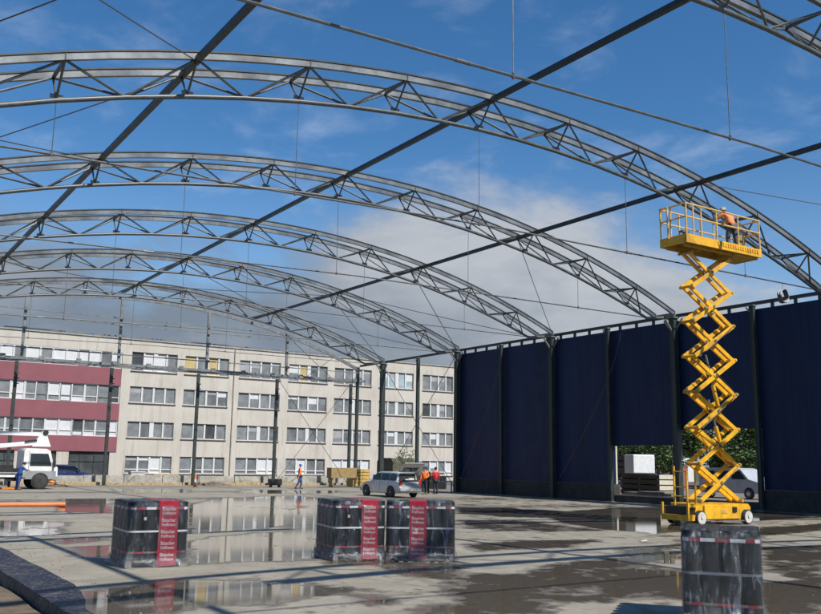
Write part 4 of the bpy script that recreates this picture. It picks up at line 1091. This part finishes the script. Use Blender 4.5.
# ------------------------------------------------------------------ cars
def car(loc, rz, label, paint, hatch=False, cat='car', group=None):
    """origin on the ground below the middle; front faces local +Y. metres"""
    t = empty('estate_car', loc, rz, label, cat, group)
    L = 4.2; hw = .82
    # lower body rings along y (from rear to front): (y, halfwidth, zlow, zbelt, crown)
    st = [(-2.10, .70, .42, .86), (-2.04, .78, .30, .92), (-1.6, .82, .24, .95), (-.9, .83, .22, .94), (0, .83, .22, .92), (.9, .83, .22, .90), (1.15, .82, .22, .90), (1.7, .79, .24, .80), (1.98, .70, .30, .68), (2.08, .58, .38, .56)]
    rings = []
    for y, w, zl, zb in st:
        rings.append([(-w*.92, y, zl), (w*.92, y, zl), (w, y, zl+.10), (w, y, zl+(zb-zl)*.6), (w*.96, y, zb-.03), (w*.88, y, zb), (-w*.88, y, zb), (-w*.96, y, zb-.03), (-w, y, zl+(zb-zl)*.6), (-w, y, zl+.10)])
    b = MB(); b.loft(rings); body = b.build('body', paint, t, smooth=True)
    # greenhouse
    gh = [(-2.0 if not hatch else -1.75, .72, .60, .92, 1.20 if not hatch else 1.36), (-1.72, .76, .60, .93, 1.42), (-.9, .77, .62, .92, 1.46), (0, .77, .62, .91, 1.46), (.35, .76, .60, .90, 1.42), (1.0, .74, .70, .90, .93)]
    if not hatch: gh[0] = (-1.98, .74, .68, .9, .95)
    rings = []
    for y, wb, wt, zb, zt in gh:
        rings.append([(-wb, y, zb-.04), (wb, y, zb-.04), (wt+.02, y, zt-.05), (wt-.08, y, zt), (-wt+.08, y, zt), (-wt-.02, y, zt-.05)])
    b = MB(); b.loft(rings); b.build('cabin', paint, t, smooth=True)
    def side(y0, y1, y2, y3, s):   # side window: bottom y0..y1, top y3..y2
        b = MB(); e = .012
        def X(z): return s*(.77+e-(z-.93)/(1.40-.93)*.13)
        zb, zt = .97, 1.36
        pts = [(y0, zb), (y1, zb), (y2, zt), (y3, zt)]
        b.add([(X(z), y, z) for y, z in pts]+[(X(z)-s*.02, y, z) for y, z in pts], [(0, 1, 2, 3), (7, 6, 5, 4), (0, 4, 5, 1), (1, 5, 6, 2), (2, 6, 7, 3), (3, 7, 4, 0)])
        b.build('side_window', 'car_glass', t)
    for s in (-1, 1):
        side(-.12, .84, .36, -.12, s); side(-.98, -.20, -.20, -.98, s); side(-1.72, -1.06, -1.06, -1.58, s)
        b = MB(); b.box(s*.80-.09, s*.80+.09, .62, .74, .93, 1.04); o = b.build('mirror', paint, t, bevel=.03); o.location = (s*.09, 0, 0)
        b = MB(); b.box(s*.835-.012, s*.835+.012, -.42, -.26, .80, .83); b.box(s*.835-.012, s*.835+.012, .42, .58, .80, .83); b.build('door_handle', 'grey_plastic', t)
        b = MB(); b.box(s*.832-.004, s*.832+.004, -.165, -.155, .3, .9); b.box(s*.832-.004, s*.832+.004, .80, .81, .3, .9); b.box(s*.832-.004, s*.832+.004, -.99, -.98, .6, .9); b.build('door_seam', 'interior_dark', t)
    b = MB(); b.add([(-.68, 1.0, .955), (.68, 1.0, .955), (.56, .40, 1.40), (-.56, .40, 1.40), (-.68, .97, .94), (.68, .97, .94), (.56, .37, 1.385), (-.56, .37, 1.385)], [(0, 1, 2, 3), (4, 5, 6, 7), (0, 1, 5, 4), (2, 3, 7, 6)]); b.build('windscreen', 'car_glass', t)
    for s in (-1, 1):
        for y in (-1.28, 1.26):
            b = MB(); b.lathe([(.10, -.10), (.28, -.10), (.305, -.08), (.305, .08), (.28, .10), (.10, .10)], axis='x', n=22); w = b.build('wheel', 'rubber', t, smooth=True); w.location = (s*.775, y, .305)
            b = MB(); b.lathe([(.01, s*.085), (.05, s*.105), (.16, s*.075), (.195, s*.102), (.2, s*.06)], axis='x', n=18); b.build('rim', 'rim_white', w, smooth=True)
            b = MB(); b.lathe([(.36, -.03), (.36, .012)], axis='x', n=22, c=(0, 0, 0)); o = b.build('wheel_arch', 'interior_dark', t, smooth=True); o.location = (s*.822, y, .33)
        b = MB(); b.box(s*.68-.1, s*.68+.1, -2.11, -2.02, .70, .98); b.build('tail_lamp', 'tail_red', t, bevel=.02)
        b = MB(); b.box(s*.55-.14, s*.55+.14, 1.96, 2.06, .55, .68); b.build('headlight', 'lamp_clear', t, bevel=.03)
    b = MB(); b.box(-.76, .76, -2.17, -2.03, .38, .58); b.build('rear_bumper', paint, t, bevel=.03)
    b = MB(); b.box(-.72, .72, 2.0, 2.12, .30, .48); b.build('front_bumper', paint, t, bevel=.03)
    if hatch:
        b = MB(); b.box(-.62, .62, -2.06, -1.745, .60, 1.0); b.box(-.56, .56, -1.80, -1.745, .98, 1.32); b.build('boot_interior', 'interior_dark', t)
        b = MB(); b.box(-.62, .62, -2.125, -2.05, .60, .64); b.box(-.62, -.58, -2.09, -1.76, .95, 1.005); b.box(.58, .62, -2.09, -1.76, .95, 1.005); b.build('boot_frame', paint, t)
        b = MB(); b.box(-.3, .1, -2.0, -1.8, 1.001, 1.06); b.box(.0, .35, -1.95, -1.82, 1.001, 1.12); b.build('boot_luggage', 'rim_white', t)
        h = MB()   # raised tailgate, hinged at the roof edge
        a, c = Vector((0, -1.78, 1.45)), Vector((0, -2.42, 1.98))
        d = (c-a).normalized(); nrm = Vector((0, -d.z, d.y))
        def seg(u0, u1, w0, w1):
            p0, p1 = a.lerp(c, u0), a.lerp(c, u1)
            h.add([(w0, p0.y, p0.z), (w1, p0.y, p0.z), (w1, p1.y, p1.z), (w0, p1.y, p1.z), (w0, p0.y+nrm.y*.04, p0.z+nrm.z*.04), (w1, p0.y+nrm.y*.04, p0.z+nrm.z*.04), (w1, p1.y+nrm.y*.04, p1.z+nrm.z*.04), (w0, p1.y+nrm.y*.04, p1.z+nrm.z*.04)],
                  [(0, 1, 2, 3), (4, 5, 6, 7), (0, 1, 5, 4), (1, 2, 6, 5), (2, 3, 7, 6), (3, 0, 4, 7)])
        seg(0, .12, -.62, .62); seg(.12, .55, -.64, -.54); seg(.12, .55, .54, .64); seg(.55, 1.0, -.66, .66)
        tg = h.build('tailgate', paint, t)
        h = MB(); seg(.12, .55, -.54, .54); h.build('rear_window', 'car_glass', tg)
    else:
        b = MB(); b.add([(-.62, -1.98, 1.0), (.62, -1.98, 1.0), (.52, -1.76, 1.38), (-.52, -1.76, 1.38)], [(0, 1, 2, 3)]); b.build('rear_window', 'car_glass', t)
    return t
car((22.95, 36.9, 0), R(3), 'silver estate car with its tailgate open, parked behind the roll pallets', 'car_silver', hatch=True)
car((13.9, 62.5, -.06), R(-88), 'blue car partly hidden behind the low wall, right of the white truck', 'car_blue')

# ------------------------------------------------------------------ white truck with access boom at far left (faces +X)
tk = empty('platform_truck', (9.2, 48.7, 0), R(2), 'white flatbed truck with a folded access boom above its cab, at the left edge', 'truck')
def tp(name, m, f, parent=tk, **kw):
    b = MB(); f(b); return b.build(name, m, parent, **kw)
cabp = [(-.75, .62), (1.15, .62), (1.30, .85), (1.28, 1.35), (1.02, 1.50), (.78, 2.36), (.55, 2.48), (-.62, 2.50), (-.75, 2.35)]
cab = tp('cab', 'truck_white', lambda b: b.prism(cabp, 'y', -.98, .98), bevel=.05)
tp('cab_skirt', 'truck_grey', lambda b: (b.box(-.78, 1.2, -1.0, -.984, .62, 1.12), b.box(-.78, 1.2, .984, 1.0, .62, 1.12)))
for s in (-1, 1):
    tp('side_window', 'car_glass', lambda b: b.prism([(-.38, 1.42), (.92, 1.42), (.66, 2.18), (-.38, 2.18)], 'y', s*.985-.006, s*.985+.006))
    tp('mirror', 'black_plastic', lambda b: (b.box(.98, 1.10, s*1.12-.1, s*1.12+.1, 1.35, 1.78), b.bar((.95, s*.98, 1.7), (1.03, s*1.1, 1.6), .03, .03)), bevel=.02)
    tp('door_seam', 'interior_dark', lambda b: b.box(-.45, -.43, s*.988-.004, s*.988+.004, .95, 2.3))
    for wx in (.28, -3.4):
        w = tp('wheel', 'rubber', lambda b: b.lathe([(.12, -.13), (.38, -.13), (.42, -.10), (.42, .10), (.38, .13), (.12, .13)], axis='y', n=24), smooth=True); w.location = (wx, s*.92, .42)
        tp('rim', 'truck_grey', lambda b: b.lathe([(.02, s*.03), (.1, s*.13), (.13, s*.06), (.24, s*.11), (.26, s*.135), (.26, s*.05)], axis='y', n=18), w, smooth=True)
    tp('wheel_arch', 'interior_dark', lambda b: b.lathe([(.52, -.01), (.52, .01)], axis='y', n=24, c=(.28, s*.99, .5)))
tp('windscreen', 'car_glass', lambda b: b.add([(1.06, -.86, 1.5), (1.06, .86, 1.5), (.82, .8, 2.3), (.82, -.8, 2.3)], [(0, 1, 2, 3)]))
tp('front_bumper', 'truck_grey', lambda b: b.box(1.0, 1.42, -.98, .98, .55, .82), bevel=.03)
tp('front_float', 'orange_paint', lambda b: b.lathe([(.02, .36), (.2, .38), (.25, .45), (.2, .54), (.02, .56)], n=14, c=(1.05, -.75, 0)), smooth=True)
tp('chassis_frame', 'black_plastic', lambda b: (b.box(-5.5, .6, -.45, -.33, .62, .82), b.box(-5.5, .6, .33, .45, .62, .82), b.box(-1.4, -.8, -.9, .9, .5, 1.25)))
tp('flatbed', 'truck_grey', lambda b: (b.box(-5.6, -.85, -1.0, 1.0, .95, 1.03)), bevel=.01)
tp('side_rail', 'truck_white', lambda b: (b.box(-5.6, -1.05, -1.03, -1.0, .74, .88), b.box(-5.6, -1.05, 1.0, 1.03, .74, .88)))
tp('toolbox', 'black_plastic', lambda b: (b.box(-3.0, -1.3, -.95, -.2, 1.031, 1.45), b.box(-4.6, -3.2, -.9, .9, 1.031, 1.3)))
tp('turret', 'truck_white', lambda b: (b.lathe([(.4, 1.03), (.4, 1.3), (.28, 1.5), (.28, 2.3)], n=16, c=(-3.6, 0, 0))), smooth=True)
tp('lower_boom', 'truck_white', lambda b: b.bar((-4.2, 0, 2.35), (.1, 0, 2.85), .26, .26), bevel=.02)
tp('upper_boom', 'truck_white', lambda b: (b.bar((-5.5, .1, 3.42), (.35, .1, 3.38), .2, .24)), bevel=.02)
tp('boom_head', 'truck_white', lambda b: b.prism([(-.15, 2.62), (.98, 2.62), (.62, 3.55), (.42, 3.6)], 'y', -.12, .2), bevel=.03)
tp('boom_pivot', 'black_plastic', lambda b: (b.lathe([(.17, -.18), (.17, .28)], axis='y', n=14, c=(.6, 0, 3.5))), smooth=True)
tp('boom_ram', 'black_plastic', lambda b: b.bar((-.6, -.16, 2.9), (.1, -.16, 3.0), .1, .12))
for xx in (-1.05, -5.0):
    for s in (-1, 1):
        tp('outrigger', 'blue_paint', lambda b: (b.box(xx-.08, xx+.08, s*1.16-.07, s*1.16+.07, .12, 1.0), b.box(xx-.16, xx+.16, s*1.16-.16, s*1.16+.16, 0, .05), b.bar((xx, s*.9, .8), (xx, s*1.16, .8), .1, .1), b.tube([(xx, s*1.16, .05), (xx, s*1.16, .2)], .04, 8)))
tp('outrigger_beam', 'orange_paint', lambda b: b.bar((-1.9, -1.2, .10), (-.9, -1.5, .06), .14, .1))

# ------------------------------------------------------------------ things along the far edge and outside
pp = MB(); pp.tube([(-3.2, 0, .09), (0, 0, .09)], .078, 14); pp.tube([(-.28, 0, .09), (0, 0, .09)], .09, 14)
o = pp.build('orange_pipe', 'orange_pipe', smooth=True); o.location = (7.02*K, 31.3*K, 0); o.rotation_euler = (0, 0, R(-9))
tag(o, 'long bright orange plastic pipe lying on the slab at the left edge', 'pipe')
# brown board panel and yellow timber stack
o = box_thing('timber_stack', [(-.75, .75, -.5, .5, .10+i*.27, .10+i*.27+.23) for i in range(5)]+[(-.7, -.6, -.5, .5, 0, .1), (.6, .7, -.5, .5, 0, .1)]+[(x, x+.08, -.4, .4, .10+i*.27+.23, .10+i*.27+.27) for i in range(4) for x in (-.6, 0, .5)], 'yellow_wood', (29.3, 50.9, 0), 0, 'stack of bright yellow shuttering panels left of the silver car', 'timber stack')
o = box_thing('board_crate', [(-1.15, 1.15, -.03, .03, .72, 1.50), (-1.15, -1.09, .03, .7, .72, 1.5), (1.09, 1.15, .03, .7, .72, 1.5), (-1.09, 1.09, .64, .7, .72, 1.5)]+[(x-.05, x+.05, .1, .6, 0, .72) for x in (-.95, .95)], 'brown_board', (27.9, 50.3, 0), R(2), 'long brown board crate on legs beside the yellow timber stack', 'crate')
def mound(loc, sx, sy, h, m, label, cat, seed):
    b = MB(); n, k = 22, 7; vs = []
    for j in range(k+1):
        r = 1-j/k
        for i in range(n):
            a = 2*math.pi*i/n; w = 1+.25*noise.noise((math.cos(a)*1.5+seed, math.sin(a)*1.5, j*.3))
            vs.append((sx*r*w*math.cos(a), sy*r*w*math.sin(a), h*(1-r**1.6)*(1+.35*noise.noise((a, j*.7, seed)))))
    fs = [(j*n+i, j*n+(i+1) % n, (j+1)*n+(i+1) % n, (j+1)*n+i) for j in range(k) for i in range(n)]
    b.add(vs, fs); o = b.build('earth_mound' if m == 'soil' else 'sheet_heap', m, smooth=True); o.location = [c*K for c in loc]; tag(o, label, cat); return o
mound((20.9, 54.3, 0), 1.5, .5, .28, 'soil', 'small heap of brown earth before the low wall, left of the walking man', 'earth heap', 1)
mound((30.4, 48.6, -.02), 1.7, 1.0, .72, 'panel_dark', 'low dark heap under sheeting between the yellow stack and the car', 'heap', 5)
mound((11.2, 52.5, 0), 1.3, .4, .14, 'soil', 'flat dark smear of earth under the truck bumper', 'earth heap', 9)
# dark canvas truck beyond the car
tr = empty('canvas_truck', (36.6, 57.5, -.06), R(-75), 'dark olive canvas covered truck standing behind the silver car', 'truck')
b = MB(); b.prism([(-1.0, .75), (1.0, .75), (1.0, 2.1), (.75, 2.45), (-.75, 2.45), (-1.0, 2.1)], 'y', -2.0, 1.1); b.build('canvas_cover', 'tarp_green', tr, bevel=.05)
b = MB(); b.prism([(1.15, .6), (2.6, .6), (2.62, 1.3), (2.2, 2.15), (1.2, 2.2)], 'x', -.95, .95); b.build('cab', 'grey_plastic', tr, bevel=.05)
b = MB(); b.box(-.8, .8, 2.35, 2.60, 1.35, 1.95); b.build('windscreen', 'car_glass', tr)
for s in (-1, 1):
    for y in (-1.2, 1.9):
        b = MB(); b.lathe([(.12, -.12), (.42, -.12), (.42, .12), (.12, .12)], axis='x', n=16); o = b.build('wheel', 'rubber', tr, smooth=True); o.location = (s*.85, y, .42)
# dark barrier boards on the far right of the slab edge
o = box_thing('barrier_board', [(-3.0, 3.0, -.04, .04, 0, 1.0), (-3.0, -2.9, .04, .2, 0, .9), (2.9, 3.0, .04, .2, 0, .9), (-.05, .05, .04, .2, 0, .9)], 'panel_dark', (31.6, 48.5, 0), R(-50), 'dark board barrier behind the two people right of the car', 'barrier')
o = box_thing('saw_table', [(-.55, .55, -.3, .3, .74, .79), (-.5, -.45, -.25, -.2, 0, .74), (.45, .5, -.25, -.2, 0, .74), (-.5, -.45, .2, .25, 0, .74), (.45, .5, .2, .25, 0, .74)], 'blue_paint', (28.6, 40.4, 0), R(-30), 'small blue topped work table between the people and the blue wall corner', 'table')
o = box_thing('trough', [(-.42, .42, -.25, .25, .18, .24), (-.46, -.42, -.28, .28, .18, .62), (.42, .46, -.28, .28, .18, .62), (-.42, .42, -.28, -.25, .18, .62), (-.42, .42, .25, .28, .18, .62), (-.38, -.30, -.2, .2, 0, .18), (.30, .38, -.2, .2, 0, .18)], 'black_plastic', (23.3, 50.5, 0), 0, 'small black open tub beside the gable column left of the walking man', 'tub')
b = MB(); b.lathe([(.20, 0), (.20, .03), (.13, .04), (.035, .95), (.02, 1.0)], n=16, m='orange_paint'); b.lathe([(.104, .35), (.086, .55)], n=16, m='window_white')
o = b.build('traffic_cone', 'orange_paint', smooth=True); o.location = (18.6*K, 51.2*K, 0); tag(o, 'tall narrow orange cone at the low wall beside a gable column', 'cone')
o = box_thing('plank_pile', [(-1.0, 1.0, -.15, .15, 0, .05), (-1.1, .8, -.1, .18, .052, .10)], 'plank_wood', (18.4, 55.75, .58), R(3), 'two yellowish planks lying on top of the low wall', 'planks')
o = box_thing('site_box', [(-.55, .55, -.4, .4, 0, .75), (-.6, .6, -.45, .45, .751, .85)], 'rim_white', (17.2, 58.0, .1), 0, 'small white box with lid behind the low wall under the beige windows', 'box')
o = box_thing('wood_block', [(-.05, .05, -.05, .05, 0, .24), (.08, .17, -.05, .05, 0, .10)], 'pallet_wood', (12.15, 10.7, 0), R(-40), 'small upright wooden block on the wet floor left of the near pallet', 'wood block')
o = box_thing('timber_scrap', [(-.2, .2, -.02, .02, 0, .03)], 'panel_cream', (15.2, 14.0, 0), R(20), 'short pale timber scrap on the floor in front of the loading opening', 'timber')
rc = random.Random(12); b = MB(K)
for k in range(290):
    if k < 240: x, y = XL+abs(rc.gauss(0, .35))+.02, rc.uniform(7, 30)
    else: x, y = rc.uniform(3.2, 17), rc.uniform(7, 26)
    q = rc.uniform(.006, .022)*(1.0 if k < 240 else .8); a = rc.uniform(0, 3)
    ca, sa = math.cos(a)*q, math.sin(a)*q
    b.add([(x+ca, y+sa, 0), (x-sa, y+ca, 0), (x-ca*.8, y-sa, 0), (x+sa, y-ca*.9, 0), (x+ca*.5, y+sa*.5, q*.8), (x-ca*.3, y-sa*.4, q)], [(0, 1, 4), (1, 2, 5), (2, 3, 5), (3, 0, 4), (4, 1, 5), (5, 3, 4)])
tag(b.build('concrete_crumbs', 'gravel'), 'scattered concrete crumbs and grit on the slab', 'grit', kind='stuff')
# stakes and hose under the truck handled above; stacks of panels beyond the opening
def stack(loc, rz, w, l, n, h, label, wrap=None):
    t = empty('panel_stack', loc, rz, label, 'panel stack', 'stacks of wall panels outside the loading opening')
    for i in range(n):
        b = MB(); z = .10+i*(h+.07); b.box(-w/2, w/2, -l/2, l/2, z, z+h, 'panel_dark'); b.box(-w/2-.01, w/2+.01, -l/2-.03, -l/2-.001, z, z+h, 'panel_cream'); b.build('panel_pack', 'panel_dark', t)
        for y in (-l/2+.2, 0, l/2-.2):
            b = MB(); b.box(-w/2, w/2, y-.05, y+.05, z-.069, z-.001); b.build('spacer', 'plank_wood', t)
    if wrap:
        zt = .1+n*(h+.07)
        b = MB(); b.box(-w/2-.03, w/2+.03, -l/2-.06, -l/2+wrap, .06, zt); b.build('white_wrap', 'wrap_white', t, bevel=.05)
    return t
stack((35.5, 32.2, .12), R(-16), 1.5, 4.6, 4, .26, 'lower wide stack of dark wall panels with cream ends, seen through the opening')
stack((35.0, 32.75, 1.2), R(-20), 1.4, 2.6, 3, .30, 'upper stack of dark panels with a white wrapped end, seen through the opening', wrap=1.2)
o = box_thing('plank_heap', [(-2.2, 2.2, -.5, .5, 0, .16), (-1.6, 2.0, -.4, .3, .161, .30), (-1.2, .8, -.3, .4, .301, .38)], 'gravel', (31.3, 28.2, .20), R(88), 'low heap of rubble and boards lying in the loading opening', 'rubble')
# white van outside
vn = empty('white_van', (41.5, 31.5, 0), R(180), 'white van parked outside, seen through the loading opening behind the lift', 'van')
b = MB(); b.prism([(-2.4, .35), (2.3, .35), (2.42, .75), (2.35, 1.05), (1.55, 1.25), (.95, 1.88), (.6, 1.98), (-2.3, 1.98), (-2.42, 1.7)], 'x', -.92, .92); b.build('body', 'van_white', vn, bevel=.06)
for s in (-1, 1):
    b = MB()
    b.prism([(.25, 1.25), (1.35, 1.25), (.9, 1.78), (.25, 1.78)], 'x', s*.926-.005, s*.926+.005)
    b.prism([(-.95, 1.25), (.12, 1.25), (.12, 1.78), (-.95, 1.78)], 'x', s*.926-.005, s*.926+.005)
    b.prism([(-2.2, 1.25), (-1.08, 1.25), (-1.08, 1.78), (-2.15, 1.78)], 'x', s*.926-.005, s*.926+.005); b.build('side_window', 'car_glass', vn)
    for y in (-1.5, 1.55):
        b = MB(); b.lathe([(.1, -.1), (.33, -.1), (.33, .1), (.1, .1)], axis='x', n=20); o = b.build('wheel', 'rubber', vn, smooth=True); o.location = (s*.90, y, .33)
        b = MB(); b.lathe([(.01, s*.10), (.05, s*.12), (.17, s*.09), (.2, s*.115), (.2, s*.06)], axis='x', n=18); b.build('rim', 'rim_white', o, smooth=True)
        b = MB(); b.lathe([(.38, -.01), (.38, .01)], axis='x', n=20); o = b.build('wheel_arch', 'interior_dark', vn); o.location = (s*.918, y, .36)
b = MB(); b.box(-.8, .8, -2.46, -2.40, 1.2, 1.75); b.build('rear_window', 'car_glass', vn)
b = MB(); b.box(-.9, .9, -2.48, -2.38, .3, .5); b.build('bumper', 'grey_plastic', vn)
# houses far outside
hs = empty('small_house', (82, 72, -.5), R(20), 'pale house wall glimpsed between trees above the panel stacks', 'house')
b = MB(); b.box(-4, 4, -3, 3, 0, 4.3); b.build('wall', 'house_white', hs)
b = MB(); b.prism([(-3.4, 4.3), (3.4, 4.3), (0, 6.2)], 'x', -4.2, 4.2); b.build('roof', 'brick_red', hs)
b = MB(); [b.box(-4.05, -4.0, y-.5, y+.5, 1.8, 3.2) for y in (-1.5, 1.5)]; b.build('window', 'glass_dark', hs)
hs = empty('garden_shed', (52, 44.3, 0), R(10), 'small brick red shed right behind the panel stacks', 'shed')
b = MB(); b.box(-.5, .5, -.5, .5, 0, 2.0); b.build('wall', 'brick_red', hs)
b = MB(); b.box(-.56, .56, -.56, .56, 2.0, 2.12); b.build('roof', 'roof_felt', hs)

# ------------------------------------------------------------------ trees
def tree(name, loc, h, rad, nleaf, lm, label, cat, seed, group=None, leafsize=.22, trunk_r=.16, low=.25):
    rr = random.Random(seed)
    t = empty(name, loc, rr.uniform(0, 6), label, cat, group)
    b = MB(); top = h*.8
    b.tube([(0, 0, -.1), (.05*rr.random(), .05, h*.3), (.1, 0, h*.55), (0, .05, top)], [trunk_r, trunk_r*.8, trunk_r*.5, trunk_r*.15], 8)
    tips = []
    for k in range(16):
        a = rr.uniform(0, 6.28); z0 = h*rr.uniform(low, .7); rad_ = rad*rr.uniform(.5, 1)
        e = Vector((rad_*math.cos(a), rad_*math.sin(a), min(h*.98, z0+h*rr.uniform(.05, .28)))); m_ = Vector((e.x*.45, e.y*.45, z0+(e.z-z0)*.35))
        b.tube([(0, 0, z0), m_, e], [trunk_r*.35, trunk_r*.2, trunk_r*.06], 5); tips += [e, m_.lerp(e, .5)]
    b.build('trunk', 'bark', t, smooth=True)
    tips += [Vector((0, 0, h*.95)), Vector((0, 0, h*.8))]
    L = MB()
    cl = [(p, rad*rr.uniform(.22, .42)) for p in tips]
    for k in range(nleaf):
        p, cr = rr.choice(cl); d = Vector((rr.gauss(0, 1), rr.gauss(0, 1), rr.gauss(0, .8))); d = d.normalized()*cr*rr.random()**.4
        c = p+d; n = Vector((rr.gauss(0, 1), rr.gauss(0, 1), rr.gauss(.6, 1))).normalized(); s, u = frame_of(n); q = leafsize*rr.uniform(.6, 1.3)
        mm = lm if rr.random() < .65 else 'leaf_light'
        L.add([c-s*q*.5, c-u*q*.28+n*q*.05, c+s*q*.5, c+u*q*.28+n*q*.05], [(0, 1, 2, 3)], mm)
    L.build('crown', lm, t)
    return t
TS = [(60, 59.5, 6.5, 3.4), (70, 67, 7.5, 4), (60, 52, 8, 3.6), (64, 57, 8.5, 3.6), (58, 46.5, 7.5, 3.4), (68, 50, 9, 4), (66, 61.5, 7, 3.2), (62, 44, 7, 3.4), (57, 41.0, 6.5, 3.0)]
TLB = ['low green tree seen directly above the dark panel stacks at the left of the opening', 'farthest green tree at the left jamb of the opening', 'dense green tree centred behind the lift, outside the opening', 'bushy green tree outside, above the white wrapped panel stack', 'green tree outside the opening, above the white van roof',
       'tallest rounded green tree outside, farthest behind the lift', 'green tree at the left of the opening behind the dark panels', 'green tree outside at the right jamb of the opening', 'low bushy green tree outside beyond the van']
for i, (x, y, h, r) in enumerate(TS):
    tree('broadleaf_tree', (x, y, -.3), h, r, 5200, 'leaf', TLB[i], 'tree', 20+i, 'trees outside the loading opening', leafsize=.34, low=.12)
tree('young_tree', (32.6, 50.6, -.4), 3.9, .9, 700, 'leaf_light', 'thin young tree with sparse leaves behind the people right of the car', 'tree', 77, leafsize=.13, trunk_r=.05)

# ------------------------------------------------------------------ render settings
scene.render.engine = 'CYCLES'
scene.cycles.max_bounces = 8; scene.cycles.transparent_max_bounces = 12; scene.cycles.glossy_bounces = 4
